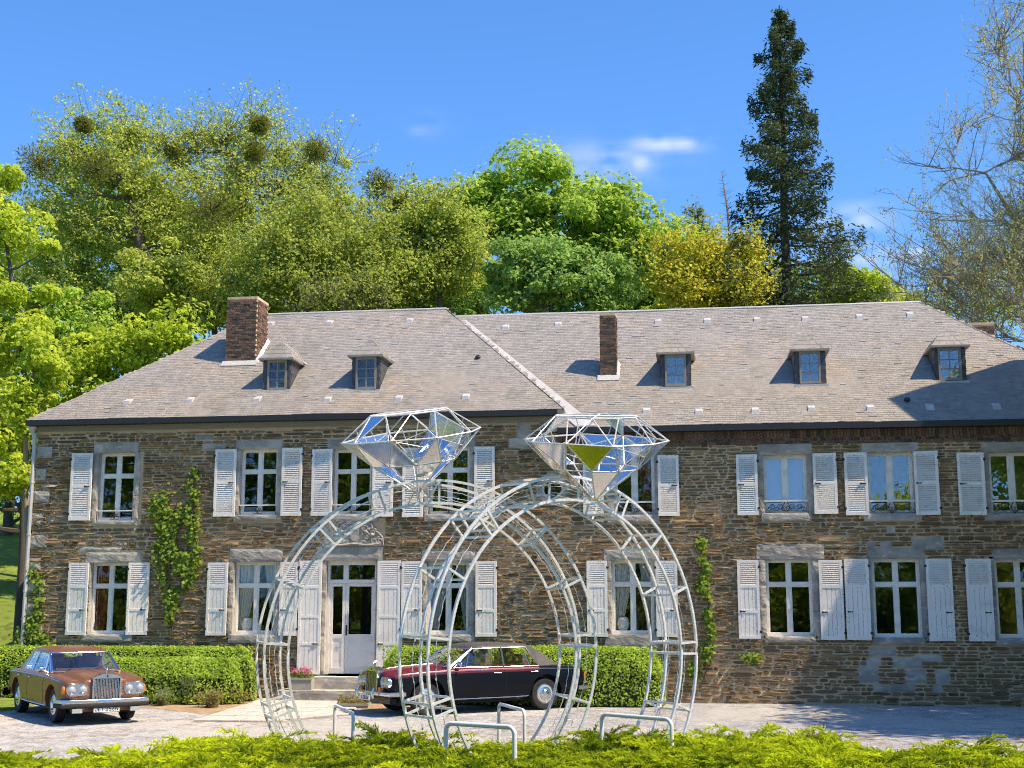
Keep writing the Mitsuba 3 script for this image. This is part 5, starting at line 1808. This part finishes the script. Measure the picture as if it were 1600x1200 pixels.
climber('thin ivy growing up the left corner of the house', [(60, 930, 9, 40, 1), (52, 985, 14, 26, 1.2), (30, 1000, 12, 18, .8), (48, 895, 5, 14, .6), (72, 1000, 14, 12, .8)], 560, 83, [[(45, 1020), (56, 970), (60, 920), (52, 880)], [(70, 1020), (78, 985), (92, 950)]], .11, .1)
climber('sparse reddish creeper low on the wall by the hedge end', [(1105, 1018, 9, 18, 1), (1175, 1028, 16, 8, .7), (1085, 1050, 9, 14, .8)], 230, 84, [[(1102, 1062), (1104, 1030), (1106, 1000)]], .10)
# ------------------------------------------------------------------ trees
mat('bark', lambda p, n, uv: mix((.055, .045, .036), (.13, .11, .085), fbm(p.x * 6, p.y * 6, p.z * 1.5, 3)), .95)
mat('pale_bark', lambda p, n, uv: mix((.21, .175, .125), (.34, .29, .205), fbm(p.x * 8, p.y * 8, p.z * 3, 3)), .95)
leaf_mat('lime_leaf', (.22, .34, .025), (.80, .90, .12), 1.15)
leaf_mat('maple_leaf', (.12, .23, .030), (.66, .86, .15), 1.05)
leaf_mat('ash_leaf', (.24, .31, .05), (.84, .92, .22), 1.2)
leaf_mat('olive_leaf', (.20, .26, .045), (.70, .80, .17), 1.15)
leaf_mat('gold_leaf', (.28, .30, .025), (.88, .84, .12), 1.1)
leaf_mat('blue_leaf', (.10, .20, .045), (.52, .74, .20), 1.0)
leaf_mat('conifer_leaf', (.030, .052, .030), (.16, .20, .085), .5, .6)
leaf_mat('mistletoe_leaf', (.11, .13, .025), (.34, .37, .07), 1.0)
leaf_mat('bud_leaf', (.25, .26, .09), (.72, .80, .26), 1.1)


def limb(p0, p1, g, sag=.12, n=7):
    """a bent limb from p0 to p1"""
    p0, p1 = np.asarray(p0, float), np.asarray(p1, float)
    L = np.linalg.norm(p1 - p0)
    t = np.linspace(0, 1, n)[:, None]
    off = g.normal(0, abs(sag) * L * .5, 3) * [1, 1, .4]
    w = np.cumsum(g.normal(0, L * .012, (n, 3)), 0)
    w -= t * w[-1]
    return p0 + (p1 - p0) * t + off * (4 * t * (1 - t)) * .6 + np.array([0, 0, -sag * L]) * (t * (1 - t)) * 1.6 + w


def blob(px, py, rx, ry, Y, depth=1.0):
    """an ellipse of the picture as a lump of crown at distance Y: centre and half axes"""
    c = at(px, py, Y)
    k = Y / FOC
    return c, np.array([rx * k, max(rx, ry) * k * depth * .8, ry * k])


def tree(name, label, trunk, blobs, Y, bs, n, seed, size=.24, cl=34, cr=.9, bark='bark', tr=.28, twigs=0, group=None, cat='tree', tone=(0, 1), fill=.55, shellw=.5, limbs=True, thin=1.0):
    """trunk: pixel points from the foot up; blobs: crown lumps (px, py, rx, ry) in the picture at distance Y"""
    g = np.random.default_rng(seed)
    key = thing(name, label, cat, group)
    tp = np.array([at(px, py, Y + (0 if len(q) == 0 else q[0])) for px, py, *q in trunk])
    foot = tp[0].copy()
    foot[2] = float(lawn_h(foot[0], foot[1])) - .1
    if tp[0][2] > foot[2] + .5:
        tp = np.vstack([foot[None], tp])
    else:
        tp[0] = foot
    path = smoothpath(tp, 22)
    h = np.linspace(0, 1, len(path))
    mb = MB().tube(path, tr * (1 - .86 * h) + .01, 9)
    mb.put(key + '__trunk', bark, smooth=60)
    B = [blob(*b[:4], Y + (b[4] if len(b) > 4 else 0)) for b in blobs]
    vol = np.array([np.prod(a) ** .67 for _, a in B])
    kk = g.choice(len(B), cl * 1, p=vol / vol.sum())
    d = unit(g, len(kk))
    rad = np.where(g.random(len(kk)) < fill, g.uniform(.75, 1.12, len(kk)), g.uniform(.1, .8, len(kk)))
    rad = np.where(g.random(len(kk)) < .10, g.uniform(1.1, 1.35, len(kk)), rad)
    cen = np.array([B[k][0] for k in kk]) + d * rad[:, None] * np.array([B[k][1] for k in kk])
    mb = MB()
    tw = MB()
    tends = []
    sk, skr, skl = path.copy(), tr * (1 - .78 * h), np.zeros(len(path))
    near = [np.linalg.norm(path - c, axis=1).min() for c in cen]
    for c in cen[np.argsort(near)]:
        dist = np.linalg.norm(sk - c, axis=1)
        i = int(np.argmin(dist * 1.0 + skl * .25 + np.where(sk[:, 2] > c[2] - .15, 2.5, 0)))
        q = limb(sk[i], c, g)
        r0 = min(skr[i] * .72, .03 + .022 * dist[i] + .3 * skr[i])
        rr_ = np.linspace(max(r0, .022), .012, len(q))
        mb.tube(q, rr_, 5, caps=False)
        sk, skr, skl = np.vstack([sk, q[2:]]), np.concatenate([skr, rr_[2:]]), np.concatenate([skl, skl[i] + np.linspace(.3, 1, len(q))[2:] * dist[i]])
        for _ in range(twigs):
            e = c + unit(g, 1)[0] * cr * g.uniform(.8, 1.5) * [1, 1, .9] + [0, 0, .3 * cr]
            s0 = q[g.integers(3, len(q))]
            tq = limb(s0, e, g, .05, 4)
            tw.tube(tq, np.linspace(.016, .004, 4), 3, caps=False)
            tends += [tq[3], tq[2], tq[3]]
    mb.put(key + '__limbs', bark, smooth=60)
    if twigs:
        tw.put(key + '__twigs', bark, kind='stuff')
    ci = g.integers(0, len(cen), n)
    rr = (cr * (.35 + 1.1 * g.random(len(cen)) ** 1.5))[ci] * thin
    dd = unit(g, n)
    u = g.random(n)
    rad = np.where(g.random(n) < shellw, g.uniform(.8, 1.05, n), u ** .5)
    pos = cen[ci] + dd * (rr * rad)[:, None] * [1, 1, .62] + [0, 0, 1] * (np.abs(dd[:, :1]) * 0)
    if tends:
        at_end = g.random(n) < .55
        pos[at_end] = np.array(tends)[g.integers(0, len(tends), at_end.sum())] + g.normal(0, .17, (at_end.sum(), 3))
    nr = dd * .7 + unit(g, n) * .75 + [0, 0, .55]
    v, f = blades(pos, nr, g.uniform(.6, 1.3, n) * size, g, .72, .12, .15)
    ct = g.random(len(cen))[ci]
    put(key + '__leaves', (v, f), bs, uv=np.repeat(np.column_stack([g.random(n), np.clip(tone[0] + (tone[1] - tone[0]) * (.55 * ct + .45 * g.random(n)), 0, 1)]), 4, 0), kind='stuff')
    return key, cen, path


def mistletoe(label, px, py, r, Y, seed, n=1300):
    g = np.random.default_rng(seed)
    c, a = blob(px, py, r, r * .95, Y - 1.5)
    key = thing('mistletoe', label, 'mistletoe')
    d = unit(g, n)
    pos = c + d * (g.random(n) ** .5 * (.55 + .75 * meshkit.fbm(d * 1.9 + seed, 3, seed)))[:, None] * a
    v, f = blades(pos, unit(g, n), g.uniform(.10, .22, n), g, .30, .05, up=d)
    put(key + '__leaves', (v, f), 'mistletoe_leaf', uv=np.repeat(g.random((n, 2)), 4, 0), kind='stuff')
    m = MB()
    for _ in range(26):
        e = c + unit(g, 1)[0] * a * g.uniform(.6, 1.0)
        m.tube(limb(c, e, g, .04, 4), np.linspace(.03, .008, 4), 3, caps=False)
    m.put(key + '__stems', 'bark', kind='stuff')


# ---- left edge, nearest first
tree('lime_tree', 'bright yellow green tree at the left edge, standing before the mistletoe trees', [(36, 872), (38, 760), (42, 640), (30, 520), (10, 380), (0, 300)], [(-20, 290, 70, 75), (15, 350, 55, 60), (20, 440, 75, 70), (-40, 520, 80, 80), (30, 540, 60, 40), (-20, 640, 70, 40), (10, 700, 55, 40), (-30, 780, 60, 50)], 43, 'lime_leaf', 31000, 101, .20, 90, .95, tr=.17, tone=(.1, 1))
tree('lime_tree', 'slim yellow green tree standing close to the left corner of the house', [(48, 905), (42, 820), (40, 690), (50, 600), (60, 540)], [(60, 560, 40, 50), (30, 610, 45, 40), (20, 740, 40, 30), (45, 640, 35, 45)], 40, 'lime_leaf', 7500, 102, .18, 40, .6, tr=.12, bark='pale_bark', tone=(.1, 1))
tree('lime_tree', 'bright yellow green bushy tree behind the left roof slope', [(215, 760), (215, 640), (220, 560)], [(150, 560, 60, 45), (215, 530, 60, 50), (280, 520, 50, 35), (190, 600, 80, 40), (110, 590, 50, 50), (90, 640, 45, 45)], 50, 'lime_leaf', 20000, 103, .21, 80, .9, tone=(.05, .95))
tree('maple_tree', 'mid green bushy tree between the lime trees and the leaning old tree', [(110, 760), (105, 600), (100, 520)], [(95, 490, 45, 45), (140, 500, 45, 35), (60, 530, 40, 45), (110, 540, 50, 35)], 54, 'maple_leaf', 12000, 104, .19, 60, .85, tone=(.15, 1))
# ---- the mistletoe trees
_k = tree('old_tree', 'tall leaning old tree full of mistletoe above the left end of the roof', [(285, 640), (262, 480), (222, 390), (200, 310), (165, 240)], [(150, 228, 58, 36, .9), (212, 220, 45, 36, .9), (130, 270, 85, 40, .9), (230, 280, 60, 60, .9), (110, 350, 90, 45, .9), (220, 360, 80, 60, .9), (320, 320, 75, 60, .9), (340, 400, 80, 60, .9), (150, 430, 110, 50, .9)], 58, 'ash_leaf', 44000, 111, .15, 100, 1.25, tr=.55, twigs=10, tone=(0, .9), shellw=.2)
_k = tree('old_tree', 'tall airy old tree with forked bare limbs against the sky', [(400, 640), (395, 480), (388, 380), (372, 290), (352, 220)], [(330, 214, 50, 28, .9), (410, 210, 60, 32, .9), (480, 260, 58, 45, .9), (440, 300, 70, 50, .9), (360, 270, 60, 45, .9), (520, 320, 40, 45, .9), (300, 230, 45, 40, .9), (265, 240, 30, 36, .9)], 60, 'ash_leaf', 24000, 112, .14, 85, 1.35, tr=.5, twigs=14, tone=(.1, .9), shellw=.15)
tree('old_tree', 'dull green tree with twiggy crown in front of the airy one, behind the first chimney', [(470, 640), (478, 480), (480, 400)], [(450, 380, 70, 60), (530, 370, 70, 60), (500, 440, 110, 50), (410, 430, 70, 50), (580, 420, 50, 50)], 54, 'olive_leaf', 34000, 113, .15, 95, 1.1, twigs=8, tone=(.1, .9), shellw=.25)
tree('old_tree', 'small sparse tree carrying one big dark ball of mistletoe on its top', [(610, 560), (606, 420), (600, 360), (612, 320)], [(600, 330, 40, 40), (640, 330, 30, 35), (575, 390, 40, 40)], 60, 'ash_leaf', 4500, 114, .15, 26, .8, twigs=10, tr=.3, tone=(0, .6))
tree('old_tree', 'dense green tree filling the gap behind the left roof ridge', [(340, 640), (335, 520), (330, 430)], [(300, 450, 80, 50), (360, 470, 60, 40), (250, 420, 60, 50), (440, 480, 60, 30)], 56, 'ash_leaf', 16000, 115, .2, 60, 1.1, tone=(0, .7))
for lab, px, py, r, Y in (('round mistletoe ball at the top left tip of the leaning old tree', 129, 195, 17, 57), ('wide dark mass of mistletoe at the left end of the leaning tree', 60, 255, 42, 57), ('dark mistletoe mass below the topmost ball of the leaning tree', 150, 262, 36, 57),
                         ('large brownish mistletoe in the middle of the leaning tree', 330, 330, 48, 56), ('small mistletoe in the thin crown between the two old trees', 270, 235, 18, 59), ('mistletoe on the upper limbs of the airy tree, nearest its tip', 405, 195, 20, 59),
                         ('brownish mistletoe beside the main fork of the airy tree', 397, 238, 22, 59), ('dark mistletoe ball on the right limb of the airy tree', 494, 236, 26, 59), ('big dark ball of mistletoe standing alone against the sky', 592, 288, 30, 60), ('smaller mistletoe tuft beside the lone dark ball', 625, 318, 16, 60)):
    mistletoe(lab, px, py, r, Y, 200 + int(px))
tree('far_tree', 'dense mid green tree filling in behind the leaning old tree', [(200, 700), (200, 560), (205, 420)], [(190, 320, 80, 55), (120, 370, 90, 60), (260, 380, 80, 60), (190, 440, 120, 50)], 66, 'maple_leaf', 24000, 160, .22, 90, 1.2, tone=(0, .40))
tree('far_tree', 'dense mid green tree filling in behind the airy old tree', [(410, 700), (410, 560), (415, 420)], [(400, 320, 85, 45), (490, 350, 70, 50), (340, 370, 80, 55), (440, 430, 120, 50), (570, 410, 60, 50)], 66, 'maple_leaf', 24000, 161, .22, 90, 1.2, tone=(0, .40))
# ---- middle
tree('olive_tree', 'olive yellow tree beside the bright green maple', [(690, 620), (688, 480), (684, 400)], [(680, 340, 48, 50), (650, 370, 40, 45), (700, 390, 50, 60), (665, 440, 60, 45)], 55, 'olive_leaf', 24000, 121, .16, 70, .95, twigs=6, tone=(.25, 1))
tree('maple_tree', 'big bright green maple rising behind the middle of the roof', [(850, 640), (852, 480), (850, 380)], [(850, 275, 48, 42), (780, 310, 60, 48), (900, 310, 60, 45), (950, 350, 60, 50), (740, 350, 45, 45), (850, 370, 110, 70), (970, 410, 50, 45), (740, 450, 50, 40)], 60, 'maple_leaf', 34000, 122, .26, 120, 1.35, tr=.5, tone=(.1, 1), shellw=.55)
tree('maple_tree', 'blue green tree in front of the maple, just above the ridge', [(860, 620), (862, 500), (860, 450)], [(850, 410, 80, 45), (790, 440, 50, 40), (920, 440, 60, 45), (860, 460, 100, 30)], 53, 'blue_leaf', 20000, 123, .20, 80, .95, tone=(.15, 1))
tree('maple_tree', 'light green tree behind the golden one', [(1045, 620), (1042, 480), (1040, 400)], [(1040, 365, 40, 32), (1010, 400, 40, 45), (1070, 400, 40, 50)], 60, 'maple_leaf', 9000, 124, .22, 45, 1.0, tone=(.3, 1))
tree('golden_tree', 'golden yellow leaved tree left of the tall fir', [(1115, 620), (1112, 500), (1110, 430)], [(1110, 395, 45, 36), (1060, 435, 45, 34), (1160, 440, 45, 36), (1110, 460, 85, 28), (1165, 390, 20, 35), (1035, 400, 18, 26)], 53, 'gold_leaf', 16000, 125, .17, 90, .75, twigs=5, tone=(.1, 1), shellw=.35)
tree('maple_tree', 'fresh green tree peeping out to the right of the tall fir', [(1340, 620), (1338, 500)], [(1335, 440, 45, 35), (1300, 460, 40, 30), (1365, 465, 30, 25)], 58, 'lime_leaf', 6500, 126, .2, 34, .8, tone=(.1, .8))
tree('shrub_tree', 'reddish twiggy shrub behind the left roof ridge', [(560, 600), (556, 490)], [(520, 468, 60, 22), (580, 470, 40, 22)], 50, 'olive_leaf', 3500, 127, .14, 34, .7, twigs=16, tone=(0, .5))
tree('maple_tree', 'deep green tree filling the dark gap between the olive tree and the maple', [(640, 640), (640, 520)], [(610, 470, 60, 40), (700, 470, 50, 35), (560, 440, 40, 40)], 57, 'blue_leaf', 9000, 128, .2, 40, .9, tone=(0, .5))

# ---- columnar poplar tips and a dead spire
tree('poplar_tree', 'narrow grey leaved poplar tip behind the golden tree', [(1092, 600), (1092, 400), (1090, 330)], [(1085, 340, 10, 30), (1100, 355, 8, 30), (1094, 380, 16, 30)], 62, 'shrub_leaf', 1300, 131, .16, 24, .45, twigs=6, tr=.16)


def fir(label, foot, top, Y, half, seed):
    """half: (pixel row, half width in pixels) down the tree"""
    g = np.random.default_rng(seed)
    key = thing('fir_tree', label, 'fir')
    b, t = at(*foot, Y), at(*top, Y)
    b[2] = float(lawn_h(b[0], b[1]))
    H = t[2] - b[2]
    path = np.linspace(b, t, 14) + np.column_stack([g.normal(0, .05, (14, 2)), np.zeros(14)])
    MB().tube(path, np.linspace(.42, .03, 14), 9).put(key + '__trunk', 'bark', smooth=60)
    zs = np.array([at(CX, r, Y)[2] for r, _ in half])
    ws = np.array([w for _, w in half]) * Y / FOC
    br = MB()
    P_, D_, T_ = [], [], []
    z = t[2] - .3
    az = 0
    while z > 5.5:
        w = np.interp(z, zs[::-1], ws[::-1])
        step = .08 + .085 * min(1, w / 3)
        az += 2.4 + g.normal(0, .3)
        L = w * g.uniform(.72, 1.30) * (1 if g.random() > .12 else .5)
        droop = g.uniform(.0, .28) + .10
        s = np.linspace(0, 1, 9)
        d = np.array([math.cos(az), math.sin(az), 0])
        i = (z - b[2]) / H
        o = b + (t - b) * i
        o[2] = z
        q = o + d * (L * s)[:, None] + np.array([0, 0, 1.0]) * (L * (-.05 * s - droop * s + .42 * droop * s ** 2 * 1.6 + .10 * s ** 3))[:, None]
        br.tube(q, np.linspace(.035 + .012 * L, .008, 9), 4, caps=False)
        k = int(38 + 150 * L)
        tt = g.random(k) ** .55
        fi = np.clip(tt * 8, 0, 7.99)
        a = fi.astype(int)
        pos = q[a] + (q[a + 1] - q[a]) * (fi - a)[:, None]
        wd = (.14 + .26 * L * (1 - tt) ** .6 * np.minimum(1, tt * 3))
        sd = np.cross(d, [0, 0, 1.0])
        pos = pos + sd * (g.normal(0, 1, k) * wd * .8)[:, None] + np.array([0, 0, -1.0]) * (np.abs(g.normal(0, .5, k)) * (.10 + .10 * L * (1 - tt)))[:, None]
        pos[:, 2] += g.normal(0, .10 + .05 * L, k)
        P_.append(pos)
        D_.append(np.tile(d * .7, (k, 1)) + sd * g.normal(0, .7, k)[:, None] + np.array([0, 0, -.25]))
        T_.append(np.full(k, g.random()))
        z -= step * g.uniform(.6, 1.5)
    br.put(key + '__branches', 'bark', kind='stuff')
    P_, D_, T_ = np.vstack(P_), np.vstack(D_), np.concatenate(T_)
    n = len(P_)
    v, f = blades(P_, unit(g, n) * .8 + [0, -.1, .6], g.uniform(.14, .30, n), g, .30, .05, .08, up=D_)
    put(key + '__needles', (v, f), 'conifer_leaf', uv=np.repeat(np.column_stack([g.random(n), T_]), 4, 0), kind='stuff')


fir('very tall dark fir towering over the right half of the roof', (1226, 640), (1219, 10), 55, [(12, 4), (40, 20), (70, 35), (130, 46), (200, 57), (260, 66), (320, 84), (380, 114), (440, 142), (520, 150)], 141)
fir('thin dead fir top, bare and grey, left of the tall fir', (1140, 600), (1128, 272), 66, [(272, 2), (300, 10), (340, 22), (400, 26), (480, 28)], 142) if False else None
g = np.random.default_rng(143)
key = thing('dead_tree', 'thin dead grey tree tip standing against the sky left of the tall fir', 'tree')
p = np.array([at(1150, 600, 64), at(1142, 400, 64), at(1128, 268, 64)])
p[0, 2] = lawn_h(p[0, 0], p[0, 1])
q = smoothpath(p, 16)
m = MB().tube(q, np.linspace(.16, .012, len(q)), 5)
m.put(key + '__trunk', 'pale_bark')
m = MB()
for k in range(60):
    i = g.integers(len(q) // 2, len(q) - 1)
    o = q[i] + (q[i + 1] - q[i]) * g.random()
    L = .25 + .9 * (q[-1][2] - o[2]) / 6
    a = g.uniform(0, 6.28)
    m.tube(limb(o, o + [math.cos(a) * L, math.sin(a) * L, L * .35], g, .1, 4), np.linspace(.018, .004, 4), 3, caps=False)
m.put(key + '__branches', 'pale_bark', kind='stuff')


def bare(label, path_pts, Y, seed, targets, n_sub, tr, buds, r_sub=(.9, 2.2)):
    """a tree just coming into leaf: limbs to the target points, repeatedly forking twigs, small buds"""
    g = np.random.default_rng(seed)
    key = thing('budding_tree', label, 'tree')
    tp = np.array([at(px, py, Y + (q[0] if q else 0)) for px, py, *q in path_pts])
    tp[0, 2] = float(lawn_h(tp[0, 0], tp[0, 1])) - .1
    path = smoothpath(tp, 24)
    MB().tube(path, np.linspace(tr, .04, len(path)), 9).put(key + '__trunk', 'pale_bark', smooth=60)
    lm, tw = MB(), MB()
    tips = []
    C_ = np.array([at(px, py, Y + (dy[0] if dy else g.uniform(-3, 3))) for px, py, *dy in targets])
    sk, skr, skl = path.copy(), np.linspace(tr, .05, len(path)), np.zeros(len(path))
    for c in C_[np.argsort([np.linalg.norm(path - c, axis=1).min() for c in C_])]:
        dist = np.linalg.norm(sk - c, axis=1)
        i = int(np.argmin(dist + skl * .25 + np.where(sk[:, 2] > c[2] - .4, 3, 0)))
        o_ = sk[i]
        q = limb(o_, c, g, -.10, 9)
        rr_ = np.linspace(min(skr[i] * .75, .03 + .016 * dist[i] + .25 * skr[i]), .014, 9)
        lm.tube(q, rr_, 5, caps=False)
        sk, skr, skl = np.vstack([sk, q[2:]]), np.concatenate([skr, rr_[2:]]), np.concatenate([skl, skl[i] + np.linspace(.3, 1, 9)[2:] * dist[i]])
        for _ in range(n_sub):
            s0 = q[g.integers(2, 9)]
            out = (c - o_) / (np.linalg.norm(c - o_) + 1e-6)
            e = s0 + (unit(g, 1)[0] * .9 + out * .55 + [0, 0, .45]) * g.uniform(*r_sub)
            b1 = limb(s0, e, g, .06, 6)
            tw.tube(b1, np.linspace(.026, .009, 6), 3, caps=False)
            for _ in range(6):
                s1 = b1[g.integers(1, 6)]
                e1 = s1 + (unit(g, 1)[0] * .8 + (e - s0) / np.linalg.norm(e - s0) * .7 + [0, 0, .25]) * g.uniform(.35, .95)
                b2 = limb(s1, e1, g, .05, 4)
                tw.tube(b2, np.linspace(.011, .005, 4), 3, caps=False)
                tips += [b2[-1], b2[2], b2[3] * .5 + b2[2] * .5]
    lm.put(key + '__limbs', 'pale_bark', smooth=60)
    tw.put(key + '__twigs', 'pale_bark', kind='stuff')
    tips = np.array(tips)
    ii = g.integers(0, len(tips), buds)
    pos = tips[ii] + g.normal(0, .10, (buds, 3))
    v, f = blades(pos, unit(g, buds), g.uniform(.06, .13, buds), g, .5)
    put(key + '__buds', (v, f), 'bud_leaf', uv=np.repeat(g.random((buds, 2)), 4, 0), kind='stuff')


gt = np.random.default_rng(150)
tg = [(x, y) for x, y in zip(gt.uniform(1395, 1680, 135), gt.uniform(190, 530, 135)) if y > 500 - (x - 1395) * 1.35]
bare('budding tree with a fine web of twigs at the right edge, behind the house', [(1720, 800), (1690, 560), (1650, 440), (1590, 350), (1540, 270)], 46, 151, tg + [(1450, 260), (1470, 290), (1440, 330), (1500, 210), (1560, 160), (1420, 400), (1400, 440), (1430, 470), (1590, 150), (1640, 120)], 8, .26, 24000, (.7, 1.9))
bare('second budding tree reaching down from the upper right corner', [(1790, 820), (1770, 400), (1740, 200), (1690, 90)], 44, 152, [(1570, 40), (1550, 70), (1590, 110), (1560, 110), (1610, 60), (1640, 20), (1600, -10), (1660, 160), (1620, 190), (1590, 190), (1650, 260), (1700, 90), (1740, 180)], 9, .30, 3000, (.6, 1.3))
tree('birch_tree', 'thin pale green young tree behind the right end of the roof', [(1540, 700), (1542, 560), (1530, 460)], [(1500, 470, 60, 40), (1570, 480, 50, 50), (1450, 480, 50, 30), (1590, 400, 40, 50)], 52, 'ash_leaf', 3500, 155, .13, 60, .8, bark='pale_bark', tr=.14, twigs=3, tone=(.4, 1))
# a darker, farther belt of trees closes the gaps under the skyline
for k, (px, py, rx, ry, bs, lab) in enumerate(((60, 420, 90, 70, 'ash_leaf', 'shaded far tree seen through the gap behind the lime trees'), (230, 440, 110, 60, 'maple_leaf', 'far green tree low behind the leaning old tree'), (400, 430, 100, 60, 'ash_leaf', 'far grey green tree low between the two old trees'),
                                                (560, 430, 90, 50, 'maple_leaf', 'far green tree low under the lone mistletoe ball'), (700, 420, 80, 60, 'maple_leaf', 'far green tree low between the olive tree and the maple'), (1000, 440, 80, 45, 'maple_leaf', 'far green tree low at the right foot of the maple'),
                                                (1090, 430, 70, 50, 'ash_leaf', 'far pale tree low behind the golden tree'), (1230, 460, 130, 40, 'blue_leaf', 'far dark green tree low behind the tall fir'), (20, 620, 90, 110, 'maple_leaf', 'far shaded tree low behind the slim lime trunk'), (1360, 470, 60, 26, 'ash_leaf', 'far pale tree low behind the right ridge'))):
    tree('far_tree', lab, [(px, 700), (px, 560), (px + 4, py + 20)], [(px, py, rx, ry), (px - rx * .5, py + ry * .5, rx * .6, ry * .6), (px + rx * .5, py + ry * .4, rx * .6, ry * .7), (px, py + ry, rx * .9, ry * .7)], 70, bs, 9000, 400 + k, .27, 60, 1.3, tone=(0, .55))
# tree beside the drive, outside the picture on the right: dapples the gravel
bare('tall tree beside the drive, right of the house', [(2100, 1040), (2110, 800), (2090, 500)], 27, 153, [], 0, .34, 0) if False else None
# ------------------------------------------------------------------ trees round the viewer: they dapple the drive and show in panes and mirrors
def park_tree(label, x, y, h, r, bs, n, seed, crown0=.3, size=.34, tr=.35, cl=60, cr=1.5):
    g = np.random.default_rng(seed)
    key = thing('park_tree', label, 'tree', 'park trees round the forecourt')
    z0 = float(lawn_h(np.array(x), np.array(y)))
    path = smoothpath([[x, y, z0 - .1], [x + g.normal(0, .2), y + g.normal(0, .2), z0 + h * .4], [x + g.normal(0, .5), y + g.normal(0, .5), z0 + h * .9]], 14)
    MB().tube(path, np.linspace(tr, .06, len(path)), 8).put(key + '__trunk', 'bark', smooth=60)
    d = unit(g, cl)
    cen = np.array([x, y, z0 + h * (1 + crown0) / 2]) + d * [r, r, h * (1 - crown0) / 2] * (g.random(cl) ** .4)[:, None]
    mb = MB()
    for c in cen:
        i = min(int(np.argmin(np.linalg.norm(path - c, axis=1) + np.where(path[:, 2] > c[2] - .3, 3, 0))), len(path) - 2)
        mb.tube(limb(path[i], c, g), np.linspace(.09, .015, 7), 4, caps=False)
    mb.put(key + '__limbs', 'bark', kind='stuff')
    ci = g.integers(0, cl, n)
    pos = cen[ci] + unit(g, n) * (cr * g.random(n) ** .5)[:, None]
    v, f = blades(pos, unit(g, n) + [0, 0, .5], g.uniform(.6, 1.3, n) * size, g, .7, .12)
    put(key + '__leaves', (v, f), bs, uv=np.repeat(g.random((n, 2)), 4, 0), kind='stuff')


park_tree('tree in young leaf beside the drive, right of the house, nearest the wall', 15.9, 27.4, 13, 3.5, 'ash_leaf', 11000, 301, .38, .26)
park_tree('tree in young leaf beside the drive, right of the house, farther from the wall', 18.6, 24.4, 15, 4.2, 'ash_leaf', 13000, 302, .35, .28)
for k, (x, y, h, r, b) in enumerate(((-26, -16, 19, 6, 'maple_leaf'), (-37, -4, 20, 7, 'maple_leaf'), (-16, -24, 17, 6, 'maple_leaf'), (-7, -30, 14, 5.5, 'blue_leaf'), (13, -38, 12, 5, 'lime_leaf'), (22, -30, 16, 6, 'maple_leaf'), (33, -18, 18, 6, 'maple_leaf'), (-50, 8, 22, 8, 'maple_leaf'),
                                      (-36, -24, 21, 8, 'blue_leaf'), (-28, -34, 20, 8, 'maple_leaf'), (-5, -44, 9, 5, 'lime_leaf'), (3, -50, 8, 5, 'maple_leaf'), (44, 2, 18, 7, 'maple_leaf'))):
    park_tree('leafy park tree standing on the lawn across from the house', x, y, h, r, b, 4200, 310 + k, .16, .62, .4, 46, 1.9)

gb = np.random.default_rng(70)
for k in range(15):
    park_tree('leafy park shrub tree on the lawn across from the house', -46 + k * 5.6 + gb.uniform(-1.5, 1.5), gb.uniform(-22, -11) - abs(k - 8.5) * .2, gb.uniform(3.0, 5.0) if 7 <= k <= 9 else gb.uniform(4, 7.5), gb.uniform(2, 3), ['maple_leaf', 'lime_leaf', 'blue_leaf', 'ash_leaf'][k % 4], 2200, 340 + k, .05, .42, .15, 26, 1.1)
